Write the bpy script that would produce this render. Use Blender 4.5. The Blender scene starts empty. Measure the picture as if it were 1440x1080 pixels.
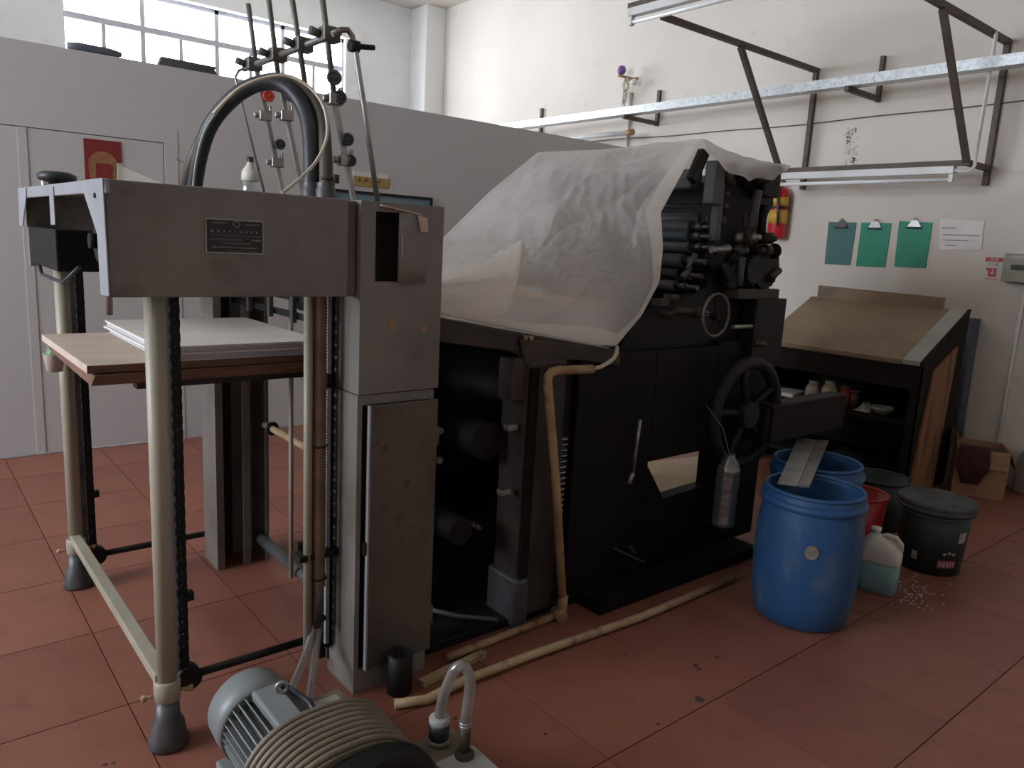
import bpy, bmesh, math, random
from mathutils import Vector, Matrix, noise
random.seed(7)
S = bpy.context.scene
COL = S.collection
V = Vector

# ---------------------------------------------------------------- camera
CH = 1.4                                   # eye height, metres
CX, CY = 720.0, 540.0
VR = (2034.0, 412.0); VL = (-169.0, 295.0)  # vanishing points of the two wall directions
F = math.sqrt(-((VR[0]-CX)*(VL[0]-CX) + (VR[1]-CY)*(VL[1]-CY)))
ax = V((VR[0]-CX, VR[1]-CY, F)).normalized()
ay = V((VL[0]-CX, VL[1]-CY, F)).normalized()
az = ax.cross(ay)
RW = V((ax.x, ay.x, az.x)); DW = V((ax.y, ay.y, az.y)); FW = V((ax.z, ay.z, az.z))
O = V((0, 0, CH))
cd = bpy.data.cameras.new('camera'); cam = bpy.data.objects.new('camera', cd); COL.objects.link(cam)
cd.sensor_width = 36.0; cd.lens = F/1440.0*36.0; cd.clip_end = 200
cam.matrix_world = Matrix(((RW.x, -DW.x, -FW.x, O.x), (RW.y, -DW.y, -FW.y, O.y), (RW.z, -DW.z, -FW.z, O.z), (0, 0, 0, 1)))
S.camera = cam
def ray(px, py): return RW*(px-CX) + DW*(py-CY) + FW*F
def PX(px, py, x): d = ray(px, py); return O + d*(x/d.x)
def PY(px, py, y): d = ray(px, py); return O + d*(y/d.y)
def PZ(px, py, z): d = ray(px, py); return O + d*((z-CH)/d.z)

# ---------------------------------------------------------------- world, daylight, exposure
S.view_settings.view_transform = 'Standard'; S.view_settings.look = 'None'
S.view_settings.gamma = 1.0; S.view_settings.use_curve_mapping = False
S.view_settings.exposure = 0.3
wd = bpy.data.worlds.new('overcast_sky'); S.world = wd; wd.use_nodes = True
bg = wd.node_tree.nodes['Background']
bg.inputs['Color'].default_value = (0.90, 0.95, 1.0, 1); bg.inputs['Strength'].default_value = 20.0
def portal(name, loc, rot, sx, sy):
    l = bpy.data.lights.new(name, 'AREA'); l.shape = 'RECTANGLE'; l.size = sx; l.size_y = sy
    l.cycles.is_portal = True
    o = bpy.data.objects.new(name, l); COL.objects.link(o); o.location = loc; o.rotation_euler = rot
W = 5.6            # right-hand wall
PART = 5.1755      # partition plane
BACK = 8.75        # window wall
CEIL = 4.2
LEFT = -4.5; FRONT = -3.0
WX0, WX1, WZ0, WZ1 = 1.486, 4.43, 2.35, 3.68    # window in the back wall
LY0, LY1, LZ0, LZ1 = 2.1, 5.1, 1.6, 3.7         # window in the left wall, out of view
portal('window_back', ((WX0+WX1)/2, BACK+0.2, (WZ0+WZ1)/2), (math.radians(-90), 0, 0), WX1-WX0, WZ1-WZ0)
portal('window_left_offscreen', (LEFT-0.2, (LY0+LY1)/2, (LZ0+LZ1)/2), (math.radians(90), 0, math.radians(-90)), LY1-LY0, LZ1-LZ0)

# ---------------------------------------------------------------- mesh builder
class MB:
    def __init__(s): s.v = []; s.f = []; s.sm = []
    def _add(s, vs, fs, smooth=False):
        n = len(s.v); s.v += [tuple(v) for v in vs]
        s.f += [tuple(i+n for i in f) for f in fs]; s.sm += [smooth]*len(fs); return s
    def box(s, a, b):
        x0, x1 = sorted((a[0], b[0])); y0, y1 = sorted((a[1], b[1])); z0, z1 = sorted((a[2], b[2]))
        return s._add([(x0,y0,z0),(x1,y0,z0),(x1,y1,z0),(x0,y1,z0),(x0,y0,z1),(x1,y0,z1),(x1,y1,z1),(x0,y1,z1)],
                      [(0,3,2,1),(4,5,6,7),(0,1,5,4),(1,2,6,5),(2,3,7,6),(3,0,4,7)])
    def hexa(s, p): # 8 points: bottom 4, top 4
        return s._add(p, [(0,3,2,1),(4,5,6,7),(0,1,5,4),(1,2,6,5),(2,3,7,6),(3,0,4,7)])
    def bar(s, p0, p1, w, h=None, up=(0,0,1)):
        p0 = V(p0); p1 = V(p1); h = h or w; d = (p1-p0).normalized(); up = V(up)
        if abs(d.dot(up)) > .98: up = V((0,1,0))
        a = d.cross(up).normalized(); b = a.cross(d).normalized()
        a *= w/2; b *= h/2
        return s.hexa([p0-a-b, p0+a-b, p1+a-b, p1-a-b, p0-a+b, p0+a+b, p1+a+b, p1-a+b])
    def tube(s, pts, r, n=10, cap=True, smooth=True):
        pts = [V(p) for p in pts]; m = len(pts); rs = r if isinstance(r, (list, tuple)) else [r]*m
        t = [(pts[min(i+1, m-1)]-pts[max(i-1, 0)]).normalized() for i in range(m)]
        u = t[0].orthogonal().normalized(); vs = []; fs = []
        for i in range(m):
            u = (u - t[i]*u.dot(t[i])).normalized(); w = t[i].cross(u)
            for k in range(n):
                a = 2*math.pi*k/n; vs.append(pts[i] + (u*math.cos(a)+w*math.sin(a))*rs[i])
        for i in range(m-1):
            for k in range(n):
                k2 = (k+1) % n; fs.append((i*n+k, i*n+k2, (i+1)*n+k2, (i+1)*n+k))
        s._add(vs, fs, smooth)
        if cap:
            nn = len(s.v)-len(vs)
            s.f += [tuple(nn+k for k in reversed(range(n))), tuple(nn+(m-1)*n+k for k in range(n))]; s.sm += [False, False]
        return s
    def cyl(s, p0, p1, r0, r1=None, n=20, cap=True, smooth=True):
        return s.tube([p0, p1], [r0, r0 if r1 is None else r1], n, cap, smooth)
    def lathe(s, prof, c=(0,0,0), axis=(0,0,1), n=28, closed=False, smooth=True):
        c = V(c); ax_ = V(axis).normalized(); u = ax_.orthogonal().normalized()
        if abs(ax_.z) > .99: u = V((1,0,0))
        w = ax_.cross(u); vs = []; fs = []
        for r, h in prof:
            for k in range(n):
                a = 2*math.pi*k/n; vs.append(c + ax_*h + (u*math.cos(a)+w*math.sin(a))*max(r, 1e-5))
        m = len(prof); R = m if closed else m-1
        for i in range(R):
            j = (i+1) % m
            for k in range(n):
                k2 = (k+1) % n; fs.append((i*n+k, i*n+k2, j*n+k2, j*n+k))
        return s._add(vs, fs, smooth)
    def torus(s, c, axis, R, r, n=28, m=8):
        return s.lathe([(R+r*math.cos(2*math.pi*i/m), r*math.sin(2*math.pi*i/m)) for i in range(m)], c, axis, n, True)
    def prism(s, pts, off):
        pts = [V(p) for p in pts]; off = V(off); n = len(pts)
        vs = pts + [p+off for p in pts]
        fs = [tuple(reversed(range(n))), tuple(range(n, 2*n))] + [(i, (i+1) % n, n+(i+1) % n, n+i) for i in range(n)]
        return s._add(vs, fs)
    def grid(s, fn, nu, nv, smooth=True):
        vs = [fn(i/nu, j/nv) for i in range(nu+1) for j in range(nv+1)]
        fs = [(i*(nv+1)+j, (i+1)*(nv+1)+j, (i+1)*(nv+1)+j+1, i*(nv+1)+j+1) for i in range(nu) for j in range(nv)]
        return s._add(vs, fs, smooth)
    def build(s, name, mat, parent=None, bevel=0, solid=0):
        me = bpy.data.meshes.new(name)
        off = world_loc(parent) if parent else V((0,0,0))
        me.from_pydata([tuple(V(v)-off) for v in s.v], [], s.f)
        me.polygons.foreach_set('use_smooth', s.sm); me.update()
        bm = bmesh.new(); bm.from_mesh(me); bmesh.ops.recalc_face_normals(bm, faces=bm.faces); bm.to_mesh(me); bm.free()
        o = bpy.data.objects.new(name, me); COL.objects.link(o)
        if mat: me.materials.append(M[mat])
        if parent: o.parent = parent; LOC[o.name] = off
        if bevel:
            b = o.modifiers.new('bevel', 'BEVEL'); b.width = bevel; b.segments = 2; b.limit_method = 'ANGLE'
        if solid:
            b = o.modifiers.new('thickness', 'SOLIDIFY'); b.thickness = solid; b.offset = 0
        return o
LOC = {}
def world_loc(o):
    if o.name in LOC: return LOC[o.name]
    return V(o.location)
def smooth(pts, m=6):
    c = [V(p) for p in pts]; k = len(c)-1; out = []
    for i in range(k):
        p0 = c[max(i-1, 0)]; p1 = c[i]; p2 = c[i+1]; p3 = c[min(i+2, k)]
        for j in range(m):
            t = j/m; out.append(.5*((2*p1)+(p2-p0)*t+(2*p0-5*p1+4*p2-p3)*t*t+(3*p1-p0-3*p2+p3)*t**3))
    out.append(c[-1]); return out
def thing(name, loc, label, cat, group=None):
    o = bpy.data.objects.new(name, None); COL.objects.link(o); o.location = loc; o.empty_display_size = .05
    return tag(o, label, cat, group)
def tag(o, label, cat, group=None):
    o['label'] = label; o['category'] = cat
    if group: o['group'] = group
    return o
def struct(o): o['kind'] = 'structure'; return o
def lab(o, l): o['label'] = l; return o
def one(name, mb, mat, label, cat, group=None, **k):     # a thing that is one mesh: origin moved to its own base
    o = mb.build(name, mat, None, **k)
    co = [v.co for v in o.data.vertices]
    c = V((sum(p.x for p in co)/len(co), sum(p.y for p in co)/len(co), min(p.z for p in co)))
    o.data.transform(Matrix.Translation(-c)); o.location = c
    return tag(o, label, cat, group)
def copy_tree(o, loc, parent=None):
    c = o.copy(); COL.objects.link(c); c.parent = parent
    if parent is None: c.location = loc
    for ch in o.children: copy_tree(ch, None, c)
    return c

# ---------------------------------------------------------------- materials
M = {}
def mat(name, col, rough=.6, metal=0., col2=None, scale=6., stretch=(1,1,1), detail=6., lo=.4, hi=.7, bump=0., bscale=60.,
        col3=None, s3=25., lo3=.6, hi3=.75, trans=0., alpha=1., spec=.5, coat=0., emit=0.):
    m = bpy.data.materials.new(name); m.use_nodes = True; nt = m.node_tree; N = nt.nodes; L = nt.links
    b = N['Principled BSDF']; b.inputs['Roughness'].default_value = rough; b.inputs['Metallic'].default_value = metal
    b.inputs['Base Color'].default_value = (*col, 1); b.inputs['Specular IOR Level'].default_value = spec
    b.inputs['Transmission Weight'].default_value = trans; b.inputs['Alpha'].default_value = alpha; b.inputs['Coat Weight'].default_value = coat
    if emit: b.inputs['Emission Color'].default_value = (*col, 1); b.inputs['Emission Strength'].default_value = emit
    tc = N.new('ShaderNodeTexCoord'); mp = N.new('ShaderNodeMapping'); L.new(tc.outputs['Object'], mp.inputs['Vector'])
    mp.inputs['Scale'].default_value = stretch
    out = None
    def layer(prev, c, sc, l, h, det):
        nz = N.new('ShaderNodeTexNoise'); nz.inputs['Scale'].default_value = sc; nz.inputs['Detail'].default_value = det
        L.new(mp.outputs['Vector'], nz.inputs['Vector'])
        rp = N.new('ShaderNodeMapRange'); rp.inputs['From Min'].default_value = l; rp.inputs['From Max'].default_value = h
        L.new(nz.outputs['Fac'], rp.inputs['Value'])
        mx = N.new('ShaderNodeMix'); mx.data_type = 'RGBA'; L.new(rp.outputs['Result'], mx.inputs['Factor'])
        if prev is None: mx.inputs['A'].default_value = (*col, 1)
        else: L.new(prev, mx.inputs['A'])
        mx.inputs['B'].default_value = (*c, 1); return mx.outputs['Result']
    if col2: out = layer(out, col2, scale, lo, hi, detail)
    if col3: out = layer(out, col3, s3, lo3, hi3, 4)
    if out: L.new(out, b.inputs['Base Color'])
    if bump:
        nz = N.new('ShaderNodeTexNoise'); nz.inputs['Scale'].default_value = bscale; L.new(mp.outputs['Vector'], nz.inputs['Vector'])
        bp = N.new('ShaderNodeBump'); bp.inputs['Strength'].default_value = bump; bp.inputs['Distance'].default_value = .01
        L.new(nz.outputs['Fac'], bp.inputs['Height']); L.new(bp.outputs['Normal'], b.inputs['Normal'])
    M[name] = m; return m
mat('plaster', (.70,.655,.60), .9, col2=(.64,.585,.525), scale=.9, col3=(.50,.45,.39), s3=4., lo3=.66, hi3=.85, bump=.15, bscale=18)
mat('whitewash', (.74,.745,.74), .9, col2=(.68,.685,.675), scale=1.2, col3=(.58,.57,.54), s3=5., lo3=.66, hi3=.85)
mat('partition_paint', (.50,.49,.485), .6, col2=(.48,.47,.465), scale=.6)
mat('door_paint', (.50,.49,.485), .6, col2=(.485,.475,.47), scale=1.5)
mat('ceiling_paint', (.69,.655,.59), .9, col2=(.60,.54,.45), scale=2.)
mat('tile', (.265,.10,.066), .45, col2=(.215,.078,.051), scale=2.2, col3=(.18,.068,.046), s3=9, lo3=.55, hi3=.8, bump=.03, bscale=40)
mat('grout', (.15,.058,.038), .9)
mat('feeder_paint', (.22,.206,.192), .5, col2=(.125,.112,.098), scale=2.6, lo=.42, hi=.72, col3=(.11,.09,.07), s3=7., lo3=.6, hi3=.8, bump=.05, bscale=90)
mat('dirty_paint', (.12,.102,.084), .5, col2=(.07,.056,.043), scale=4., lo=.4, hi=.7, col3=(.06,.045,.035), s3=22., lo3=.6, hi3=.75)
mat('pale_paint', (.30,.315,.345), .5, col2=(.25,.26,.285), scale=6., col3=(.2,.2,.2), s3=30, lo3=.68, hi3=.8)
mat('beige_paint', (.37,.34,.27), .45, col2=(.28,.25,.18), scale=5., stretch=(1,1,.25), col3=(.19,.16,.11), s3=14, lo3=.62, hi3=.8)
mat('black_iron', (.008,.008,.0085), .55, 0, spec=.3, col2=(.017,.0165,.016), scale=9., col3=(.035,.032,.03), s3=30, lo3=.66, hi3=.8, bump=.1)
mat('oily_iron', (.010,.009,.0082), .6, 0, spec=.2, col2=(.006,.0055,.0055), scale=5., col3=(.026,.021,.017), s3=18, lo3=.64, hi3=.8, bump=.1)
mat('brown_iron', (.055,.042,.034), .55, .1, col2=(.030,.023,.019), scale=6., col3=(.10,.07,.05), s3=16, lo3=.64, hi3=.8)
mat('grey_iron', (.10,.10,.105), .45, .3, col2=(.05,.05,.052), scale=9., col3=(.18,.18,.18), s3=24, lo3=.66, hi3=.8)
mat('roller_rubber', (.022,.024,.028), .28, 0, col2=(.035,.037,.042), scale=5.)
mat('roller_grey', (.12,.125,.13), .3, .1, col2=(.08,.085,.09), scale=8.)
mat('roller_blue', (.075,.10,.125), .25, .1)
mat('worn_steel', (.42,.42,.41), .38, .8, col2=(.25,.25,.24), scale=9., col3=(.14,.13,.12), s3=25, lo3=.62, hi3=.8)
mat('rod_steel', (.16,.155,.14), .45, .2, col2=(.10,.095,.085), scale=12.)
mat('frame_iron', (.115,.085,.07), .6, .1, col2=(.07,.05,.04), scale=8., col3=(.17,.10,.07), s3=20, lo3=.62, hi3=.8)
mat('galvanised', (.50,.53,.55), .42, .55, col2=(.66,.69,.71), scale=34., lo=.35, hi=.65, detail=2., col3=(.36,.38,.40), s3=55, lo3=.56, hi3=.7)
mat('lamp_enamel', (.72,.73,.74), .35, col2=(.62,.62,.62), scale=8.)
mat('lamp_tube_glass', (.80,.82,.83), .2)
mat('white_plastic', (.74,.74,.72), .4, col2=(.66,.65,.62), scale=10.)
mat('rubber', (.020,.024,.030), .45, col2=(.035,.04,.05), scale=12.)
mat('rubber_brown', (.085,.070,.055), .5, col2=(.05,.042,.035), scale=9.)
mat('hose_rust', (.19,.105,.075), .55, col2=(.11,.06,.045), scale=14.)
mat('tube_cream', (.55,.50,.40), .45)
mat('pvc_yellowed', (.48,.37,.22), .5, col2=(.36,.25,.13), scale=9., col3=(.16,.10,.06), s3=14, lo3=.6, hi3=.76)
mat('rust_pipe', (.42,.29,.16), .6, col2=(.27,.16,.08), scale=11., col3=(.15,.07,.035), s3=20, lo3=.58, hi3=.74)
mat('drum_blue', (.018,.082,.22), .55, col2=(.04,.11,.22), scale=4., stretch=(1,1,.4), col3=(.16,.18,.19), s3=9., lo3=.56, hi3=.80, bump=.06)
mat('drum_dark', (.010,.016,.04), .5)
mat('drum_mark', (.26,.22,.16), .7, col2=(.10,.12,.15), scale=30.)
mat('pail_green', (.012,.028,.027), .5, col2=(.02,.04,.038), scale=7., col3=(.09,.09,.08), s3=20, lo3=.68, hi3=.85)
mat('dusty_lid', (.055,.06,.06), .8, col2=(.10,.10,.095), scale=16., col3=(.20,.19,.17), s3=40, lo3=.66, hi3=.8)
mat('pail_red', (.46,.032,.022), .4, col2=(.33,.02,.016), scale=9.)
mat('label_pale', (.42,.40,.39), .6, col2=(.25,.24,.24), scale=40.)
mat('label_red', (.33,.06,.08), .6)
mat('jug_white', (.62,.60,.56), .5, col2=(.52,.49,.44), scale=6.)
mat('jug_liquid', (.18,.31,.33), .3, col2=(.15,.26,.29), scale=6.)
mat('cardboard', (.33,.205,.115), .85, col2=(.26,.155,.085), scale=5., stretch=(1,1,3))
mat('cardboard_pale', (.46,.36,.25), .85, col2=(.38,.29,.19), scale=5.)
mat('cloth_maroon', (.060,.016,.018), .95, col2=(.04,.01,.012), scale=20., bump=.2, bscale=120)
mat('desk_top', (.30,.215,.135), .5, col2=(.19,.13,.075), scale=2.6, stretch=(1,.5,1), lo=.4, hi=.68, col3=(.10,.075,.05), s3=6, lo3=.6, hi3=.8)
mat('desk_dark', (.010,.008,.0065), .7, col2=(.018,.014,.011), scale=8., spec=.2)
mat('plank_orange', (.29,.14,.065), .6, col3=(.06,.04,.025), s3=7., lo3=.52, hi3=.72, col2=(.19,.085,.038), scale=5., stretch=(4,4,.5))
mat('strip_pale', (.40,.40,.38), .5, col2=(.33,.33,.31), scale=9.)
mat('plywood', (.60,.51,.43), .7, col2=(.52,.42,.34), scale=6., stretch=(1,1,6), col3=(.25,.15,.10), s3=25, lo3=.66, hi3=.8)
mat('plywood_edge', (.20,.105,.065), .8, col2=(.12,.06,.04), scale=9., stretch=(1,1,14))
mat('paper', (.80,.74,.67), .85, col2=(.70,.645,.58), scale=4., stretch=(.6,4,1))
mat('paper_edge', (.55,.54,.60), .85, col2=(.40,.39,.45), scale=10., stretch=(.3,.3,40))
mat('paper_wall', (.80,.77,.74), .85, col2=(.72,.69,.66), scale=6.)
mat('ink_grey', (.34,.32,.31), .9)
mat('wall_stain', (.56,.525,.49), .9)
mat('clip_green', (.010,.27,.155), .5, col2=(.008,.22,.125), scale=4.)
mat('clip_teal', (.042,.155,.14), .5, col2=(.055,.17,.16), scale=4.)
mat('chrome', (.55,.55,.55), .25, .9)
mat('dark_chrome', (.12,.12,.12), .3, .7)
mat('red_paint', (.50,.016,.024), .35)
mat('yellow_label', (.66,.42,.04), .5, col2=(.5,.3,.05), scale=40)
mat('poster_red', (.20,.018,.017), .6, col2=(.17,.015,.014), scale=10)
mat('poster_gold', (.30,.15,.06), .55, col2=(.22,.085,.035), scale=35)
mat('sign_yellow', (.38,.26,.08), .6, col2=(.30,.20,.06), scale=20)
mat('sign_pale', (.62,.61,.58), .6)
mat('sign_red', (.52,.05,.06), .5)
mat('switch_box', (.33,.31,.25), .5, col2=(.25,.23,.18), scale=10)
mat('window_frame_paint', (.42,.42,.46), .6)
mat('board_blue', (.12,.20,.25), .15, col2=(.16,.25,.30), scale=2)
mat('plate_black', (.025,.024,.025), .4, .2)
mat('plate_letter', (.30,.30,.29), .4, .5)
mat('plate_rim', (.36,.35,.33), .35, .8)
mat('chip_paint', (.42,.22,.12), .8)
mat('motor_paint', (.23,.255,.26), .45, .1, col2=(.19,.205,.205), scale=6., col3=(.12,.11,.10), s3=20, lo3=.64, hi3=.8)
mat('rib_paint', (.21,.18,.135), .5, col2=(.15,.125,.09), scale=7., col3=(.12,.10,.08), s3=18, lo3=.62, hi3=.8)
mat('knob_red', (.52,.05,.035), .4)
mat('knob_purple', (.20,.07,.28), .5)
mat('glass_jar', (.45,.40,.36), .2, col2=(.30,.22,.20), scale=25)
mat('jar_cream', (.55,.48,.35), .3, col2=(.42,.36,.26), scale=20)
mat('tin_red', (.40,.055,.02), .35)
mat('bottle_brown', (.08,.04,.025), .2)
mat('bowl_glaze', (.36,.37,.33), .2)
mat('blue_tube', (.075,.085,.11), .5, col2=(.11,.12,.15), scale=14)
mat('green_plastic', (.06,.22,.09), .4, col2=(.25,.33,.18), scale=35)
mat('wire_dark', (.12,.11,.10), .7)
mat('spot', (.05,.035,.03), .9)
mat('orange_bar', (.62,.34,.10), .5)

def thin(name, tint, clear, rough=.25, gloss=.12, milky=(.8,.8,.8), bump=0., bscale=30., clear2=None, nscale=3., tl_share=.45):
    """thin film: part of the light goes straight through, the rest is scattered or reflected"""
    m = bpy.data.materials.new(name); m.use_nodes = True; nt = m.node_tree; N = nt.nodes; L = nt.links
    N.remove(N['Principled BSDF']); out = N['Material Output']
    tr = N.new('ShaderNodeBsdfTransparent'); tr.inputs['Color'].default_value = (*tint, 1)
    df = N.new('ShaderNodeBsdfDiffuse'); df.inputs['Color'].default_value = (*milky, 1)
    tl = N.new('ShaderNodeBsdfTranslucent'); tl.inputs['Color'].default_value = (*milky, 1)
    gl = N.new('ShaderNodeBsdfGlossy'); gl.inputs['Roughness'].default_value = rough
    m1 = N.new('ShaderNodeMixShader'); m1.inputs[0].default_value = tl_share; L.new(df.outputs[0], m1.inputs[1]); L.new(tl.outputs[0], m1.inputs[2])
    m2 = N.new('ShaderNodeMixShader'); m2.inputs[0].default_value = clear; L.new(m1.outputs[0], m2.inputs[1]); L.new(tr.outputs[0], m2.inputs[2])
    m3 = N.new('ShaderNodeMixShader'); m3.inputs[0].default_value = gloss; L.new(m2.outputs[0], m3.inputs[1]); L.new(gl.outputs[0], m3.inputs[2])
    L.new(m3.outputs[0], out.inputs['Surface'])
    tc = N.new('ShaderNodeTexCoord')
    if clear2 is not None:
        nz = N.new('ShaderNodeTexNoise'); nz.inputs['Scale'].default_value = nscale; L.new(tc.outputs['Object'], nz.inputs['Vector'])
        rp = N.new('ShaderNodeMapRange'); rp.inputs['From Min'].default_value = .35; rp.inputs['From Max'].default_value = .65
        rp.inputs['To Min'].default_value = clear; rp.inputs['To Max'].default_value = clear2
        L.new(nz.outputs['Fac'], rp.inputs['Value']); L.new(rp.outputs['Result'], m2.inputs[0])
    if bump:
        nz = N.new('ShaderNodeTexNoise'); nz.inputs['Scale'].default_value = bscale; nz.inputs['Detail'].default_value = 5
        L.new(tc.outputs['Object'], nz.inputs['Vector'])
        bp = N.new('ShaderNodeBump'); bp.inputs['Strength'].default_value = bump; bp.inputs['Distance'].default_value = .02
        L.new(nz.outputs['Fac'], bp.inputs['Height'])
        for n_ in (df, gl, tl): L.new(bp.outputs['Normal'], n_.inputs['Normal'])
    M[name] = m
thin('window_glass', (.97,.98,1.0), .95, .05, .04)
thin('plastic_film', (.97,.97,.97), .24, .30, .06, (.92,.905,.885), bump=.25, bscale=30., clear2=.42, nscale=2.0, tl_share=.55)
thin('plastic_fold', (.95,.95,.95), .12, .25, .08, (.97,.93,.88), bump=.2, bscale=14., tl_share=.65)
thin('clear_plastic', (.92,.95,.95), .86, .06, .16, (.4,.42,.42), bump=.3, bscale=40.)
thin('clear_hose', (.9,.9,.88), .45, .15, .14, (.36,.35,.33))
thin('jerrycan_plastic', (.8,.8,.8), .15, .4, .04, (.50,.46,.45))

# ================================================================ the setting
B = MB
fl = struct(B().box((LEFT, FRONT, -.12), (W, BACK, -.004)).build('floor', 'grout'))
TX, TY, TS, GAP = 1.46, 1.25, .5, .002
tm = None; far = B()
for i in range(-12, 9):
    for j in range(-9, 9):
        x0 = TX+i*TS; y0 = TY+j*TS; x1 = min(x0+TS, W); y1 = min(y0+TS, PART); x0 = max(x0, LEFT); y0 = max(y0, FRONT)
        if x1-x0 < .02 or y1-y0 < .02: continue
        full = abs(x1-x0-TS) < 1e-4 and abs(y1-y0-TS) < 1e-4
        seen = x1 > -.6 and y1 > .2
        if not seen: far.box((x0+GAP, y0+GAP, -.02), (x1-GAP, y1-GAP, 0)); continue
        if full and tm:
            o = bpy.data.objects.new('floor_tile', tm); COL.objects.link(o); o.parent = fl; o.location = (x0, y0, 0)
        else:
            b = B().box((GAP, GAP, -.02), (x1-x0-GAP, y1-y0-GAP, 0)); o = b.build('floor_tile', 'tile')
            o.parent = fl; o.location = (x0, y0, 0)
            if full: tm = o.data
o = far.build('floor_tile', 'tile', fl); o['kind'] = 'stuff'
# tile colour should differ from tile to tile: use the object's own random value
nt = M['tile'].node_tree; bs = nt.nodes['Principled BSDF']; src = bs.inputs['Base Color'].links[0].from_socket
oi = nt.nodes.new('ShaderNodeObjectInfo'); mr = nt.nodes.new('ShaderNodeMapRange'); mr.inputs['To Min'].default_value = .88; mr.inputs['To Max'].default_value = 1.08
hs = nt.nodes.new('ShaderNodeHueSaturation'); nt.links.new(oi.outputs['Random'], mr.inputs['Value']); nt.links.new(mr.outputs['Result'], hs.inputs['Value'])
nt.links.new(src, hs.inputs['Color']); nt.links.new(hs.outputs['Color'], bs.inputs['Base Color'])

def wall_with_hole(name, m, x0, x1, y0, y1, z0, z1, axis, h0, h1, hz0, hz1):
    b = B()
    if axis == 'x':   # wall runs along x
        b.box((x0,y0,z0),(h0,y1,z1)).box((h1,y0,z0),(x1,y1,z1)).box((h0,y0,z0),(h1,y1,hz0)).box((h0,y0,hz1),(h1,y1,z1))
    else:
        b.box((x0,y0,z0),(x1,h0,z1)).box((x0,h1,z0),(x1,y1,z1)).box((x0,h0,z0),(x1,h1,hz0)).box((x0,h0,hz1),(x1,h1,z1))
    return struct(b.build(name, m))
wall_r = struct(B().box((W, FRONT, -.12), (W+.2, BACK+.2, CEIL)).build('wall_right', 'plaster'))
wall_with_hole('wall_back', 'whitewash', LEFT, W, BACK, BACK+.2, -.12, CEIL, 'x', WX0, WX1, WZ0, WZ1)
wall_with_hole('wall_left', 'plaster', LEFT-.2, LEFT, FRONT, BACK+.2, -.12, CEIL, 'y', LY0, LY1, LZ0, LZ1)
struct(B().box((LEFT-.2, FRONT-.2, -.12), (W+.2, FRONT, CEIL)).build('wall_front', 'plaster'))
struct(B().box((LEFT-.2, FRONT-.2, CEIL), (W+.2, BACK+.2, CEIL+.15)).build('ceiling', 'ceiling_paint'))
PTOP = 2.355
DX0, DX1, DXM, DTOP = -.13, 1.425, .648, 1.93
wall_with_hole('wall_partition', 'partition_paint', LEFT, W, PART, PART+.09, -.004, PTOP, 'x', DX0, DX1, -.0039, DTOP)
# corner column and ceiling beam
struct(B().box((W-.28, BACK-.36, 0), (W, BACK, CEIL)).build('column_corner', 'whitewash', bevel=.01))
struct(B().box((WX0-.2, BACK-.045, WZ1), (WX1+.2, BACK, WZ1+.1)).build('trim_lintel', 'whitewash'))
# back window: frame bars, panes
w1 = struct(B().box((WX0, BACK+.06, WZ0), (WX1, BACK+.11, WZ0+.04)).box((WX0, BACK+.06, WZ1-.04), (WX1, BACK+.11, WZ1)).build('window_1', 'window_frame_paint'))
xs = [WX0, 2.205, 2.945, 3.68, WX1]; tz = 3.34
for x in xs: B().box((x-.022, BACK+.06, WZ0), (x+.022, BACK+.11, WZ1)).build('mullion', 'window_frame_paint', w1)
B().box((WX0, BACK+.055, tz-.03), (WX1, BACK+.115, tz+.03)).build('transom', 'window_frame_paint', w1)
for i in range(4):
    xm = (xs[i]+xs[i+1])/2
    B().box((xm-.018, BACK+.065, WZ0), (xm+.018, BACK+.105, tz)).build('glazing_bar', 'window_frame_paint', w1)
    B().box((xs[i]+.022, BACK+.083, tz+.03), (xs[i+1]-.022, BACK+.087, WZ1-.04)).build('pane', 'window_glass', w1)
    for a, c in ((xs[i]+.022, xm-.018), (xm+.018, xs[i+1]-.022)):
        B().box((a, BACK+.083, WZ0+.04), (c, BACK+.087, tz-.03)).build('pane', 'window_glass', w1)
# side window (out of view, lights the feeder's end)
w2 = struct(B().box((LEFT-.12, LY0, LZ0), (LEFT-.07, LY1, LZ0+.05)).box((LEFT-.12, LY0, LZ1-.05), (LEFT-.07, LY1, LZ1)).build('window_2', 'window_frame_paint'))
for i in range(5):
    y = LY0+(LY1-LY0)*i/4; B().box((LEFT-.12, y-.03, LZ0), (LEFT-.07, y+.03, LZ1)).build('mullion', 'window_frame_paint', w2)
    if i < 4: B().box((LEFT-.097, y+.03, LZ0+.05), (LEFT-.093, y+(LY1-LY0)/4-.03, LZ1-.05)).build('pane', 'window_glass', w2)
# double door in the partition
d1 = struct(B().box((DX0-.05, PART-.003, 0), (DX0+.03, PART+.09, DTOP-.03)).box((DX1-.03, PART-.003, 0), (DX1+.05, PART+.09, DTOP-.03))
            .box((DX0-.05, PART-.003, DTOP-.03), (DX1+.05, PART+.09, DTOP+.055)).build('door_1', 'partition_paint'))
for a, c in ((DX0+.034, DXM-.003), (DXM+.003, DX1-.034)):
    lf = B().box((a, PART+.001, .008), (c, PART+.05, DTOP-.034)).build('door_leaf', 'door_paint', d1, bevel=.004)
B().box((DXM-.025, PART-.003, .008), (DXM+.02, PART+.002, DTOP-.034)).build('meeting_strip', 'door_paint', d1)

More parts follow.
